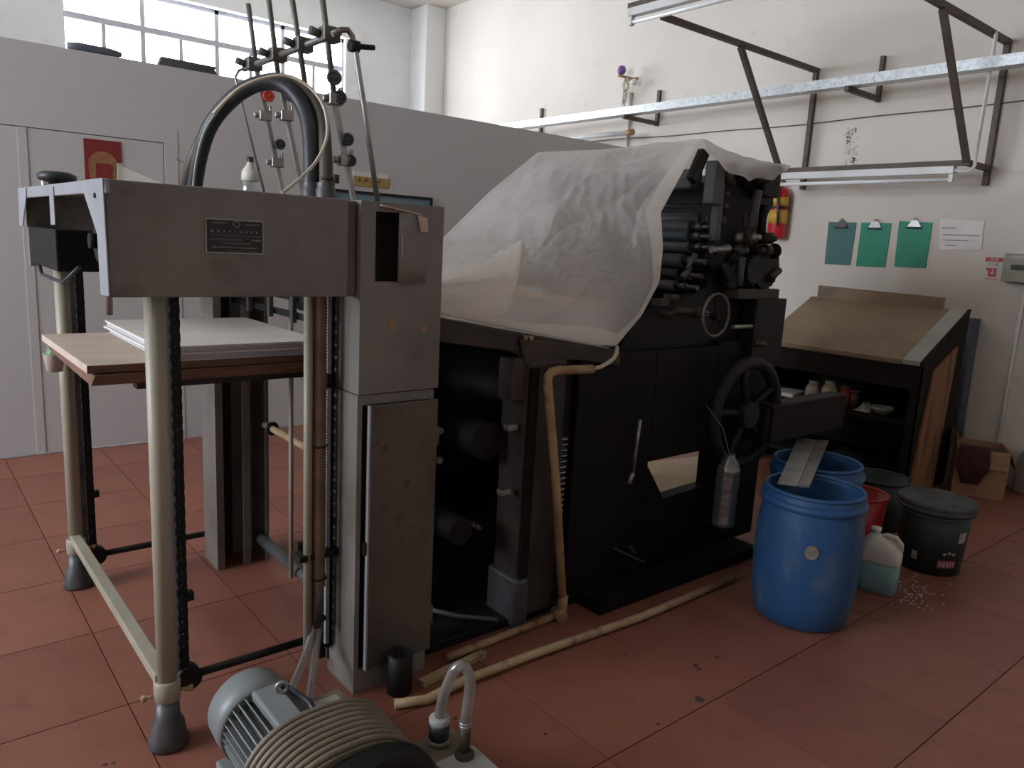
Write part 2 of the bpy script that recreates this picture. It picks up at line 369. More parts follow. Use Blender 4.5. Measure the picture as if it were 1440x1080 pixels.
# things on the partition
a = PY(117, 194, PART); bq = PY(172, 258, PART)
ps = thing('door_poster', (a.x+.13, PART-.004, bq.z-.08), 'red poster with a gold arch ornament hung on the grey door', 'poster')
yq = PART-.001
pw_ = bq.x-a.x
B().box((a.x, yq-.003, a.z-.40), (a.x+pw_, yq, a.z)).build('poster_sheet', 'poster_red', ps)
cxp = a.x+pw_/2; zt = a.z-.045
arch = [V((cxp+.080*math.cos(t), yq-.006, zt-.10+.080*math.sin(t))) for t in [math.pi*k/12 for k in range(13)]]
arch += [V((cxp-.068, yq-.006, zt-.26)), V((cxp-.080, yq-.006, zt-.33)), V((cxp+.080, yq-.006, zt-.33)), V((cxp+.068, yq-.006, zt-.26))]
B().prism(arch, (0, .003, 0)).build('gold_arch', 'poster_gold', ps)
B().box((cxp-.042, yq-.009, zt-.24), (cxp+.042, yq-.006, zt-.09)).build('red_square', 'poster_red', ps)
g = B()
for k in range(9):
    g.box((cxp-.07+.017*k, yq-.0085, zt-.33+.012*(k % 3)), (cxp-.06+.017*k, yq-.006, zt-.30+.012*(k % 2)))
g.build('ornament_marks', 'poster_red', ps)
a = PY(497, 241, PART); c = PY(546, 262, PART)
sg = thing('yellow_sign', (a.x, PART-.004, c.z), 'small yellow sign with a pale top band on the partition', 'sign')
B().box((a.x, PART-.006, c.z-.02), (c.x, PART, a.z-.03)).build('sign_board', 'sign_yellow', sg)
B().box((a.x, PART-.006, a.z-.03), (c.x, PART, a.z+.005)).build('top_band', 'sign_pale', sg)
g = B()
for k in range(4): g.lathe([(0,.002),(.016,.002),(.016,0)], (a.x+.04+.055*k, PART-.006, c.z+.03), (0,-1,0), 10)
g.build('round_mark', 'poster_gold', sg)
a = PY(464, 265, PART); c = PY(606, 288, PART)
nb = thing('notice_board', (a.x, PART-.02, a.z-.7), 'blue glazed notice board with dark frame on the partition', 'notice board')
B().box((a.x+.02, PART-.012, a.z-.68), (c.x-.02, PART, a.z-.02)).build('blue_panel', 'board_blue', nb)
for q in (((a.x, PART-.025, a.z-.02), (c.x, PART, a.z)), ((a.x, PART-.025, a.z-.70), (c.x, PART, a.z-.68)), ((a.x, PART-.025, a.z-.68), (a.x+.02, PART, a.z-.02)), ((c.x-.02, PART-.025, a.z-.68), (c.x, PART, a.z-.02))):
    B().box(*q).build('frame_strip', 'black_iron', nb)
# things lying on the top of the partition
a = PY(221, 84, PART+.05); c = PY(304, 98, PART+.05)
one('metal_sheet', B().prism([V((a.x, PART+.02, PTOP)), V((c.x, PART+.02, PTOP)), V((c.x-.02, PART+.02, PTOP+.03)), V((a.x+.35, PART+.02, PTOP+.05)), V((a.x+.02, PART+.02, PTOP+.055))], (0, .06, 0)),
    'grey_iron', 'dark flat offcut lying on top of the partition below the window', 'offcut')
a = PY(95, 62, PART+.05)
one('plastic_bundle', B().lathe([(0,0),(.02,0),(.028,.06),(.026,.22),(.015,.28),(0,.28)], (a.x, PART+.05, PTOP+.026), (1,0,0), 10), 'blue_tube',
    'bluish plastic roll lying on top of the partition', 'roll')

# ---------------------------------------------------------------- right wall: lamp frame and cable tray
yl = PX(1150, 100, W).y; yr = PX(1420, 55, W).y
zu = PX(1150, 100, W).z; zlow = PY(1095, 240, yl).z
xo = 3.80; xsL = 4.60; xb = 5.24
fr = thing('lamp_rack', (W-.02, (yl+yr)/2, 1.93), 'brown iron wall frame with sloping struts that carries the two tube lamps', 'lamp rack')
for y in (yl, yr):
    B().bar((W-.020, y, 1.93), (W-.020, y, zu+.016), .034).build('wall_post', 'frame_iron', fr)
    B().bar((W-.03, y, zu), (xo-.02, y, zu), .034).build('upper_arm', 'frame_iron', fr)
    B().bar((xsL, y, zu-.017), (xb, y, zlow+.0), .034).build('strut', 'frame_iron', fr)
    B().bar((W-.03, y, zlow), (xb-.02, y, zlow), .034).build('lower_arm', 'frame_iron', fr)
B().bar((xb, yr-.02, zlow), (xb, yl+.02, zlow), .034).build('lower_bar', 'frame_iron', fr)
def tube_lamp(x, y0, y1, ztop, label, grp):
    t = thing('tube_lamp', (x, (y0+y1)/2, ztop-.09), label, 'lamp', grp)
    B().box((x-.026, y0, ztop-.048), (x+.026, y1, ztop)).build('batten', 'lamp_enamel', t, bevel=.004)
    B().cyl((x, y0+.03, ztop-.082), (x, y1-.03, ztop-.082), .0135, n=14).build('glass_tube', 'lamp_tube_glass', t)
    for y in (y0+.015, y1-.015):
        B().box((x-.016, y-.013, ztop-.10), (x+.016, y+.013, ztop-.048)).build('lamp_holder', 'white_plastic', t, bevel=.003)
ya = 3.545
tube_lamp(xo-.05, ya-1.25, ya, 2.885, 'white tube lamp at the outer ends of the upper iron arms', None)
y0 = PX(1342, 247, xb).y; y1 = PX(1092, 254, xb).y
tube_lamp(xb, min(y0, y1), max(y0, y1), zlow-.017, 'white tube lamp under the lower iron bar near the clipboards', None)
one('iron_angle', B().bar((xo-.05, ya-1.3, 2.901), (xo-.05, ya+.01, 2.901), .036, .03), 'frame_iron', 'brown angle iron along the top of the outer tube lamp', 'bar')
t = [PY(1391, 38, yr-.04), PY(1388, 60, yr-.04), PY(1362, 224, yr-.04)]
px_ = lambda x, y, z: V((x, y, z))
one('lamp_conduit', B().tube(smooth([(5.29, yr-.032, zu-.0), (5.288, yr-.032, zu-.2), (5.275, yr-.032, zlow+.06), (5.27, yr-.032, zlow-.02), (5.25, yr+.0, zlow-.05), (xb, min(PX(1342, 247, xb).y, PX(1092, 254, xb).y)+.004, zlow-.042)]), .011, 10), 'white_plastic',
    'thin white conduit dropping from the upper arm to the lower tube lamp', 'conduit')
# brackets + tray
zt = PX(1235, 140, W).z
br = []
for y in (PX(1236, 140, W).y, PX(925, 178, W).y, PX(763, 165, W).y):
    k = thing('wall_bracket', (W-.02, y, zt-.03), '', 'bracket', 'iron brackets of the cable tray')
    B().bar((W-.015, y, zt-.02), (W-.015, y, zt+.29), .032, .03).build('wall_plate', 'frame_iron', k)
    B().bar((W-.03, y, zt), (5.13, y, zt), .03, .034).build('bracket_arm', 'frame_iron', k)
    br.append(k)
br[0]['label'] = 'brown iron tray bracket between the two posts of the lamp frame'
br[1]['label'] = 'brown iron tray bracket beside the purple-topped cable hook'
br[2]['label'] = 'brown iron tray bracket showing just above the partition top'
ty = thing('cable_tray', (5.2, 4.0, zt+.017), 'spangled galvanised steel channel running along the wall on brackets', 'cable tray')
B().prism([(5.14, 1.0, zt+.018), (5.25, 1.0, zt+.018), (5.25, 1.0, zt+.082), (5.247, 1.0, zt+.082), (5.247, 1.0, zt+.021), (5.143, 1.0, zt+.021), (5.143, 1.0, zt+.082), (5.14, 1.0, zt+.082)], (0, 6.4, 0)).build('channel', 'galvanised', ty)
# cable along the wall
za = PX(1085, 177, W).z
one('wall_cable', B().tube([(W-.012, y, za+.012*math.sin(y*1.3)+.004*math.sin(y*5)) for y in [1.2+.2*k for k in range(30)]], .004, 6), 'wire_dark', 'thin dark cable strung along the wall below the cable tray', 'cable')
# hook with cables
c = PX(890, 112, W)
hk = thing('cable_hook', (W-.1, c.y, c.z-.35), 'rusty wall hook with purple bulb and hanging cable clump', 'cable hook')
B().bar((W, c.y-.02, c.z), (W-.18, c.y+.02, c.z+.01), .02).bar((W-.02, c.y-.07, c.z), (W-.02, c.y+.07, c.z), .02).build('hook_bar', 'rust_pipe', hk)
B().lathe([(0,0),(.03,.01),(.042,.04),(.03,.075),(0,.085)], (W-.14, c.y+.02, c.z+.02), (0,0,1), 12).build('purple_bulb', 'knob_purple', hk)
g = B()
for k in range(6):
    a_ = random.uniform(-.06, .06); b_ = random.uniform(-.05, .05); dl = random.uniform(.12, .3)
    g.tube([(W-.1, c.y+a_*.3, c.z), (W-.1+b_, c.y+a_, c.z-dl*.5), (W-.08+b_*.5, c.y-a_*.8, c.z-dl), (W-.05, c.y-a_, c.z-dl*.6)], .006, 6)
g.build('cable_loops', 'tube_cream', hk)
B().lathe([(0,0),(.028,.006),(.032,.03),(.02,.06),(0,.062)], (W-.06, c.y-.10, c.z-.05), (-1,0,0), 10).build('ceramic_knob', 'white_plastic', hk)
one('hook_conduit', B().tube([(W-.015, c.y, c.z-.12), (W-.015, c.y, c.z-.62)], .016, 8), 'white_plastic', 'short white conduit dropping down the wall under the purple bulb hook', 'conduit')
a = PX(820, 196, W-.25); c = PX(888, 186, W-.25)
pl = thing('wall_rail', (W-.25, a.y, a.z), 'white tube rail with a brown end showing over the partition', 'rail')
B().cyl((W-.25, a.y+.8, c.z), (W-.25, c.y+.06, c.z), .022, n=12).build('rail_tube', 'lamp_enamel', pl)
B().cyl((W-.25, c.y+.06, c.z), (W-.25, c.y-.02, c.z), .027, n=12).build('rail_end', 'rust_pipe', pl)

# clipboards, notice, fire sign, switch box, extinguisher
def clipboard(p, m, label, clipm):
    q = [PX(x, y, W) for x, y in p]; c = sum(q, V((0,0,0)))/4
    t = thing('clipboard', (W-.01, c.y, min(v.z for v in q)), label, 'clipboard', 'clipboards on the wall')
    B().prism([V((W-.008, v.y, v.z)) for v in q], (.005, 0, 0)).build('board', m, t, bevel=.0015)
    cy = (q[0].y+q[1].y)/2; cz = (q[0].z+q[1].z)/2
    k = B().prism([(W-.009, cy-.055, cz-.045), (W-.009, cy+.055, cz-.045), (W-.009, cy+.03, cz-.005), (W-.009, cy+.02, cz+.012), (W-.009, cy-.02, cz+.012), (W-.009, cy-.03, cz-.005)], (-.012, 0, 0)).build('clip', clipm, t, bevel=.003)
    B().cyl((W-.024, cy-.05, cz-.04), (W-.024, cy+.05, cz-.04), .006, n=8).build('clip_jaw', 'dark_chrome', k)
    B().torus((W-.014, cy, cz+.014), (1, 0, 0), .012, .003, 12, 6).build('hanging_loop', 'dark_chrome', k)
clipboard([(1166,312),(1205,313),(1196,373),(1160,371)], 'clip_teal', 'dull grey-teal clipboard hung farthest from the paper notice', 'dark_chrome')
clipboard([(1212,313),(1254,314),(1245,376),(1204,374)], 'clip_green', 'bright green clipboard hung between the other two clipboards', 'chrome')
clipboard([(1265,311),(1312,313),(1302,377),(1258,375)], 'clip_green', 'bright green clipboard hung next to the paper notice', 'chrome')
q = [PX(x, y, W) for x, y in ((1322,308),(1385,311),(1380,352),(1320,351))]
nt_ = thing('paper_notice', (W-.004, (q[0].y+q[1].y)/2, q[2].z), 'creased white paper notice with faint lines taped to the wall', 'notice')
def nf(u, v):
    p = (q[0]*(1-u)+q[1]*u)*(1-v) + (q[3]*(1-u)+q[2]*u)*v
    return V((W-.004-.004*noise.noise(V((u*5, v*4, 3)))-.006*max(0, u-.8), p.y, p.z))
B().grid(nf, 12, 8).build('sheet', 'paper_wall', nt_)
g = B()
for (u0, u1, v) in ((.05,.4,.28),(.1,.92,.50),(.15,.7,.68),(.15,.42,.85)):
    a_ = nf(u0, v); b_ = nf(u1, v); g.bar(a_+V((-.004,0,0)), b_+V((-.004,0,0)), .0015, .006, up=(0,0,1))
g.build('written_line', 'ink_grey', nt_)
q = [PX(x, y, W) for x, y in ((1386,361),(1413,361),(1410,395),(1383,393))]
fs = thing('fire_sign', (W-.003, (q[0].y+q[1].y)/2, q[2].z), 'small white sign with red band and extinguisher symbol beside the switch box', 'sign')
y0, y1 = q[1].y, q[0].y; z0, z1 = (q[2].z+q[3].z)/2, q[0].z; sw = y1-y0; sh = z1-z0
B().box((W-.003, y0, z0), (W, y1, z1)).build('sign_board', 'sign_pale', fs)
B().box((W-.005, y0+.004, z1-.2*sh), (W-.003, y1-.004, z1-.02*sh)).build('red_band', 'sign_red', fs)
def text(txt, size, org, m, name, parent, right=(0,-1,0), up=(0,0,1)):
    cu = bpy.data.curves.new('txt', 'FONT'); cu.body = txt; cu.size = size; cu.align_x = 'CENTER'; cu.extrude = .0006
    to = bpy.data.objects.new('txt', cu); COL.objects.link(to)
    bpy.context.view_layer.update()
    me = bpy.data.meshes.new_from_object(to.evaluated_get(bpy.context.evaluated_depsgraph_get()))
    bpy.data.objects.remove(to); bpy.data.curves.remove(cu)
    r = V(right).normalized(); u = V(up).normalized(); n = r.cross(u)
    org = V(org)-world_loc(parent)
    me.transform(Matrix(((r.x,u.x,n.x,org.x),(r.y,u.y,n.y,org.y),(r.z,u.z,n.z,org.z),(0,0,0,1))))
    me.materials.clear(); me.materials.append(M[m])
    o = bpy.data.objects.new(name, me); COL.objects.link(o); o.parent = parent; return o
ymid = (y0+y1)/2
text('消 防', .16*sh, (W-.0056, ymid, z1-.165*sh), 'sign_pale', 'lettering', fs)
text('灭火器', .14*sh, (W-.0036, ymid, z1-.36*sh), 'ink_grey', 'lettering', fs)
B().box((W-.005, ymid-.20*sw, z0+.15*sh), (W-.003, ymid+.20*sw, z0+.52*sh)).build('red_symbol', 'sign_red', fs)
B().lathe([(0,.002),(.10*sw,.002),(.10*sw,0)], (W-.005, ymid-.02*sw, z0+.30*sh), (-1,0,0), 12).box((W-.007, ymid-.03*sw, z0+.38*sh), (W-.005, ymid+.02*sw, z0+.5*sh)).build('symbol_bottle', 'sign_pale', fs)
B().bar((W-.004, ymid+.2*sw, z0+.47*sh), (W-.004, ymid+.32*sw, z0+.44*sh), .002, .02).build('symbol_hose', 'sign_red', fs)
B().box((W-.004, y0+.02, z0+.04*sh), (W-.003, y1-.02, z0+.07*sh)).build('base_line', 'sign_red', fs)
a = PX(1413, 356, W-.085); c = PX(1440, 398, W-.085)
sb = thing('switch_box', (W-.05, c.y, c.z), 'grey-beige electrical switch box fed by a white conduit', 'switch box')
B().box((W-.085, c.y-.12, c.z), (W, a.y, a.z)).build('box_body', 'switch_box', sb, bevel=.006)
B().box((W-.10, c.y-.04, c.z+.08), (W-.085, a.y-.05, a.z-.07)).build('breaker', 'plate_black', sb, bevel=.003)
B().box((W-.088, c.y-.11, a.z-.035), (W-.0855, a.y-.03, a.z-.012)).build('cover_strip', 'strip_pale', sb)
p = PX(1432, 330, W)
one('wall_conduit', B().tube([(W-.014, c.y-.005, a.z), (W-.014, c.y-.008, a.z+.42)], .012, 8), 'white_plastic', 'white conduit rising from the top of the switch box', 'conduit')
one('wall_conduit', B().tube([(W-.014, c.y+.01, c.z), (W-.014, c.y+.015, .0)], .011, 8), 'white_plastic', 'white conduit running from the switch box down to the floor', 'conduit')
a = PX(1098, 262, W-.09); c = PX(1096, 336, W-.09)
fe = thing('fire_extinguisher', (W-.09, a.y, c.z), 'red fire extinguisher with yellow labels hung on the wall', 'fire extinguisher')
fh = a.z-c.z; fy = a.y+.0
B().lathe([(0,0),(.066,.004),(.072,.02),(.072,fh*.85),(.06,fh*.93),(.03,fh),(0,fh)], (W-.085, fy, c.z), (0,0,1), 24).build('cylinder', 'red_paint', fe)
B().lathe([(.0725,0),(.0735,.0),(.0735,.10),(.0725,.10)], (W-.085, fy, c.z+.12), (0,0,1), 24).build('lower_label', 'yellow_label', fe)
B().lathe([(.0725,0),(.0735,.0),(.0735,.06),(.0725,.06)], (W-.085, fy, c.z+.26), (0,0,1), 24).build('upper_label', 'yellow_label', fe)
B().lathe([(.073,0),(.074,0),(.074,.018),(.073,.018)], (W-.085, fy, c.z+.232), (0,0,1), 24).build('strap', 'plate_black', fe)
B().cyl((W-.085, fy, c.z+fh), (W-.085, fy, c.z+fh+.03), .018, n=12).bar((W-.15, fy, c.z+fh+.05), (W-.04, fy, c.z+fh+.04), .02, .012).build('valve_handle', 'plate_black', fe)
B().tube([(W-.1, fy, c.z+fh+.02), (W-.17, fy-.03, c.z+fh-.02), (W-.17, fy-.05, c.z+.2), (W-.15, fy-.05, c.z+.1)], .010, 8).build('hose', 'rubber', fe)
B().box((W-.02, fy-.04, c.z+fh*.5), (W, fy+.04, c.z+fh*.8)).build('wall_hanger', 'plate_black', fe)
# faint old lettering on the wall
g = B()
rs = random.Random(3)
for k in range(4):
    cc = PX(1199-1.2*k, 184+14*k, W)
    for s_ in range(11):
        y = cc.y+rs.uniform(-.045, .045); z = cc.z+rs.uniform(-.03, .03); an = rs.choice([0, .2, 1.5, 1.5, 2.4]); L_ = rs.uniform(.008, .025)
        g.bar((W-.0015, y-L_*math.cos(an), z-L_*math.sin(an)*.8), (W-.0015, y+L_*math.cos(an), z+L_*math.sin(an)*.8), .009, .003, up=(1,0,0))
g.build('faded_characters', 'wall_stain', wall_r)

# ================================================================ paper feeder
YN, YB = 1.93, 3.25
XL = PY(146, 250, YN).x; HT = PY(300, 264, YN).z; HB = PY(300, 418, YN).z
PXA = PY(505, 420, 1.92).x; PXB = PY(619, 420, 1.92).x; SPL = PY(560, 550, 1.92).z
fd = thing('paper_feeder', (.85, 2.6, 0), 'grey sheet feeder of the press with tall hood, posts, lifting chains and cabinet', 'paper feeder')
hood = B().box((XL+.001, YN, HB), (PXA-.03, YN+.016, HT)).build('hood_panel', 'feeder_paint', fd, bevel=.004)
B().box((XL+.012, YB-.016, HB), (PXB, YB, HT)).build('hood_panel', 'feeder_paint', fd, bevel=.004)
for q in (((XL+.012, YN+.016), (PXB, YN+.10)), ((XL+.012, 2.88), (PXB, YB-.016)), ((PXA-.10, YN+.10), (PXB, 2.88)), ((XL+.012, YN+.10), (XL+.05, 2.88))):
    B().box((*q[0], HT-.014), (*q[1], HT-.002)).build('hood_top', 'feeder_paint', fd)
P = lambda x, y: PX(x, y, XL)
ep = B().prism([P(27,264), P(146,250), P(148,272), P(120,272), P(38,278), P(28,281)], (.012,0,0)).build('end_frame', 'pale_paint', fd, bevel=.003)
lab(ep, 'pale blue-grey end frame of the hood')
B().prism([P(146,250), P(155.5,417), P(144,415), P(139,330), P(120,272), P(121,253)], (-.004,0,0)).build('end_gusset', 'pale_paint', fd, bevel=.003)
B().prism([P(27,264), P(38,264), P(38,279), P(33,318), P(29,318)], (-.004,0,0)).build('end_gusset', 'pale_paint', fd, bevel=.003)
B().prism([P(70,262), P(76,262), P(79,316), P(73,316)], (-.003,0,0)).build('end_bar', 'pale_paint', fd)
B().cyl(P(137,275)+V((-.008,0,0)), P(137,275)+V((.01,0,0)), .006, n=8).build('bolt', 'black_iron', fd)
# dark junction box and drive under the hood end
a = PX(40, 318, XL+.012); c = PX(80, 382, XL+.012)
jb = B().box((XL+.012, c.y, c.z), (XL+.13, a.y, a.z)).build('junction_box', 'oily_iron', fd, bevel=.006)
lab(jb, 'dark green-black junction box with pale cable glands')
for k in range(4):
    z = a.z-.02-k*(a.z-c.z-.04)/3
    B().cyl((XL+.04, a.y, z), (XL+.04, a.y+.03, z), .012, n=10).build('cable_gland', 'white_plastic', jb)
B().tube([(XL+.03, a.y-.04, c.z+.01), (XL+.03, a.y-.10, c.z-.035), (XL+.03, c.y+.02, c.z-.035), (XL+.06, c.y-.08, c.z+.02)], .006, 8).build('cable', 'rubber', jb)
a = P(84, 285); c = P(128, 375)
B().box((XL+.10, c.y+.02, c.z), (XL+.22, a.y, a.z)).build('drive_box', 'black_iron', fd, bevel=.005)
B().cyl((XL+.10, c.y+.12, c.z+.06), (XL+.04, c.y+.12, c.z+.06), .055, n=20).cyl((XL+.04, c.y+.12, c.z+.06), (XL+.02, c.y+.12, c.z+.06), .02, n=12).build('drive_sprocket', 'oily_iron', fd)
B().box((XL+.03, c.y+.01, c.z-.02), (XL+.036, c.y+.02, c.z+.12)).build('limit_rod', 'worn_steel', fd)
a = P(138, 372)
B().cyl((XL+.02, a.y, a.z), (XL+.02, a.y, a.z-.12), .008, n=8).cyl((XL+.02, a.y, a.z-.04), (XL+.02, a.y, a.z-.06), .014, n=8).build('spring_rod', 'worn_steel', fd)
# knob on the hood
k0 = PX(68, 260, XL+.06); kz = PX(80, 247, XL+.06)
kb = B().lathe([(0,.0),(.02,.0),(.026,.02),(.055,.028),(.058,.045),(.04,.055),(0,.058)], (XL+.06, kz.y, HT+.0), (0,0,1), 18).build('star_knob', 'rubber', fd)
B().cyl((XL+.05, k0.y+.02, HT-.01), (XL+.05, k0.y+.02, HT+.05), .008, n=8).cyl((XL+.05, k0.y+.02, HT+.045), (XL+.05, k0.y+.02, HT+.052), .014, n=8).build('knob_stem', 'white_plastic', fd)
# white guard on the hood top
y0_, y1_ = 2.885, 3.03
t0 = PY(165,229,y1_); t1 = PY(172,229,y1_); t2 = PY(173,236,y1_); t3 = PY(275,255,y0_)
gp_ = [V((PY(165,258,y0_).x, y0_, HT-.002)), V((t0.x, y1_, t0.z)), V((t1.x, y1_, t1.z)), V((t2.x, y1_, t2.z)), V((t3.x+.03, y0_, HT-.002))]
lab(B().prism(gp_, V((0, .004, -.004))).build('white_guard', 'white_plastic', fd), 'white triangular guard plate')
# nameplate
q0 = PY(288, 306, YN); q1 = PY(370, 358, YN); zc0, zc1 = q1.z, q0.z
np_ = B().box((q0.x, YN-.003, zc0), (q1.x, YN, zc1)).build('nameplate', 'plate_rim', fd)
B().box((q0.x+.003, YN-.0042, zc0+.003), (q1.x-.003, YN-.003, zc1-.003)).build('plate_face', 'plate_black', np_)
g = B(); rs = random.Random(11); pw = q1.x-q0.x; ph = zc1-zc0
rows = [(.88,.12,.36,.035),(.86,.66,.90,.032),(.64,.08,.94,.055),(.52,.10,.94,.022),(.41,.08,.30,.03),(.41,.32,.62,.03),(.41,.78,.94,.04),(.30,.28,.78,.028),(.18,.10,.86,.035),(.08,.34,.86,.022)]
for (v, u0, u1, h) in rows:
    u = u0
    while u < u1:
        w = rs.uniform(.5, 1.0)*h*ph/pw*1.4
        for s_ in range(3):
            zz = zc0+v*ph+(s_-1)*h*ph*.42
            g.box((q0.x+u*pw, YN-.0048, zz-.0007), (q0.x+(u+w)*pw, YN-.0042, zz+.0007))
        xx = q0.x+(u+w*.5)*pw
        g.box((xx-.0006, YN-.0048, zc0+v*ph-h*ph*.5), (xx+.0006, YN-.0042, zc0+v*ph+h*ph*.5))
        u += w+.35*h*ph/pw+(.055 if h > .05 else .004)
g.build('lettering', 'plate_letter', np_)
B().torus((q0.x+.52*pw, YN-.0045, zc0+.86*ph), (0,1,0), .0075, .0012, 18, 6).build('round_emblem', 'plate_letter', np_)
# posts with feet
def post(x, y, label=None):
    p = B().cyl((x, y, .14), (x, y, HB+.12), .0245, n=20).build('post', 'beige_paint', fd)
    B().lathe([(.028,0),(.034,.004),(.034,.055),(.030,.06),(.0245,.06)], (x, y, .135), (0,0,1), 20).build('collar', 'beige_paint', p)
    for s_ in (-1, 1): 
        B().cyl((x+s_*.03, y-.004*s_, .155), (x+s_*.058, y-.008*s_, .152), .005, n=8).cyl((x+s_*.056, y-.008*s_, .145), (x+s_*.060, y-.008*s_, .159), .007, n=8).build('set_screw', 'rust_pipe', p)
    B().lathe([(0,0),(.050,0),(.054,.012),(.048,.03),(.041,.07),(.032,.085),(.029,.135),(0,.135)], (x, y, 0), (0,0,1), 24).build('foot', 'grey_iron', p)
post(.505, 2.0); post(.49, 3.17)
a = PY(213, 955, 2.0)
B().hexa([(.475,2.0,.185),(.515,2.0,.185),(.505,3.17,.185),(.468,3.17,.185),(.475,2.0,.215),(.515,2.0,.215),(.505,3.17,.215),(.468,3.17,.215)]).build('floor_bar', 'beige_paint', fd, bevel=.004)
# chains
def chain(x, y, z0, z1, wx=.022):
    b = B(); n = int((z1-z0)/.019)
    for k in range(n):
        z = z0+k*.019; o_ = .005 if k % 2 else .009
        for s_ in (-1, 1): b.box((x-.0125, y+s_*o_-.0015, z-.002), (x+.0125, y+s_*o_+.0015, z+.019))
        b.cyl((x, y-.014, z), (x, y+.014, z), .0055, n=6, smooth=False)
    return b.build('lifting_chain', 'black_iron', fd)
cz0 = .07
cyN, cyF = 2.14, 3.20
cxN = PY(252, 700, cyN).x; cxF = PY(124, 640, cyF).x
chain(cxN, cyN, cz0, HB+.1); chain(cxF, cyF, cz0, HB+.1)
gx0, gx1 = PY(237, 700, cyN).x, PY(247, 700, cyN).x
B().box((gx0, cyN+.004, .10), (gx1, cyN+.012, HB+.1)).build('chain_guard', 'pale_paint', fd)
B().box((cxF-.032, cyF+.002, .10), (cxF-.014, cyF+.010, HB+.1)).build('chain_guard', 'grey_iron', fd)
for (cx_, cy_) in ((cxN, cyN), (cxF, cyF)):
    B().cyl((cx_+.01, cy_-.02, .10), (cx_+.01, cy_+.02, .10), .036, n=16).build('chain_wheel', 'black_iron', fd)
    B().cyl((cx_+.01, cy_, .10), (PXA+.02, cy_, .10), .0125, n=12).build('lower_shaft', 'black_iron', fd)
    B().box((cx_+.012, cy_-.012, .34), (cx_+.03, cy_+.012, .365)).build('chain_clip', 'black_iron', fd)
# near cabinet
xa = PY(515, 740, 1.91).x; xb_ = PY(608, 740, 1.91).x; zt_ = PY(560, 566, 1.91).z; zb_ = PY(560, 925, 1.91).z
h0 = PY(529, 297, 1.915); h1 = PY(557, 396, 1.915); h2 = PY(601, 293, 1.915)
def shell(x0, x1, y0, y1, z0, z1, ox0, ox1, oz0, oz1, w=.008):     # hollow sheet-metal box, open in front over (ox0..ox1, oz0..oz1)
    b_ = B().box((x0, y1-w, z0), (x1, y1, z1)).box((x0, y0, z0), (x0+w, y1-w, z1)).box((x1-w, y0, z0), (x1, y1-w, z1))
    b_.box((x0+w, y0, z0), (x1-w, y1-w, z0+w)).box((x0+w, y0, z1-w), (x1-w, y1-w, z1))
    return b_.box((x0+w, y0, z0+w), (ox0, y0+w, z1-w)).box((ox1, y0, z0+w), (x1-w, y0+w, z1-w)).box((ox0, y0, z0+w), (ox1, y0+w, oz0)).box((ox0, y0, oz1), (ox1, y0+w, z1-w))
low = shell(PXA, PXB-.012, 1.92, 2.10, 0, SPL-.004, xa-.014, xb_-.02, zb_+.0, zt_-.0).build('cabinet_body', 'feeder_paint', fd)
up = shell(PXA, PXB, 1.915, 2.12, SPL, HT, h0.x, h2.x-.012, h1.z, h0.z).build('cabinet_head', 'feeder_paint', fd)
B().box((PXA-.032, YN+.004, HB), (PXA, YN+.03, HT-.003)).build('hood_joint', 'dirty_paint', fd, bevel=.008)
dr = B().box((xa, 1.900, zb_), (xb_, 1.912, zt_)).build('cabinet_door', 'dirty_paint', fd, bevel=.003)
B().box((xa-.001, 1.899, zb_), (xa+.005, 1.913, zt_)).build('door_edge', 'pale_paint', dr)
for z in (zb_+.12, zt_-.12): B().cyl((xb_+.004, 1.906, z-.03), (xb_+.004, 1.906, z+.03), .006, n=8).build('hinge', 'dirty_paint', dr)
B().box((xa-.010, 1.903, .46), (xa+.001, 1.912, .50)).build('latch', 'black_iron', dr)
# hatch in the cabinet head
hx0, hx1 = h1.x, h2.x
lid = B().grid(lambda u, v: V((hx0+(hx1-hx0)*u, 1.913-.016*math.sin(math.pi*min(1, u*1.15+.12)), h1.z-.003+(h0.z-h1.z+.004)*v)), 12, 4).build('hatch_cover', 'feeder_paint', up, solid=.003)
B().box((hx0+.006, 1.898, h1.z+.07), (hx0+.010, 1.901, h1.z+.135)).build('hatch_trim', 'worn_steel', lid)
B().hexa([(h0.x+.01,1.90,HT-.012),(hx1-.03,1.895,HT-.03),(hx1-.03,1.91,HT-.03),(h0.x+.01,1.914,HT-.012),(h0.x+.01,1.90,HT-.008),(hx1-.03,1.895,HT-.026),(hx1-.03,1.91,HT-.026),(h0.x+.01,1.914,HT-.008)]).hexa(
    [(hx1-.033,1.893,HT-.075),(hx1-.008,1.893,HT-.075),(hx1-.008,1.896,HT-.075),(hx1-.033,1.896,HT-.075),(hx1-.045,1.893,HT-.03),(hx1-.012,1.893,HT-.036),(hx1-.012,1.896,HT-.036),(hx1-.045,1.896,HT-.03)]).build('bent_flap', 'plywood', up)
for (px0, py0, s_) in ((553, 458, .020), (597, 462, .014)):
    c = PY(px0, py0, 1.9145); rs = random.Random(px0)
    B().prism([V((c.x+s_*rs.uniform(.5,1)*.6*math.cos(t), 1.9142, c.z+s_*rs.uniform(.6,1.1)*math.sin(t))) for t in [2*math.pi*k/9 for k in range(9)]], (0, .001, 0)).build('paint_chip', 'chip_paint', up)
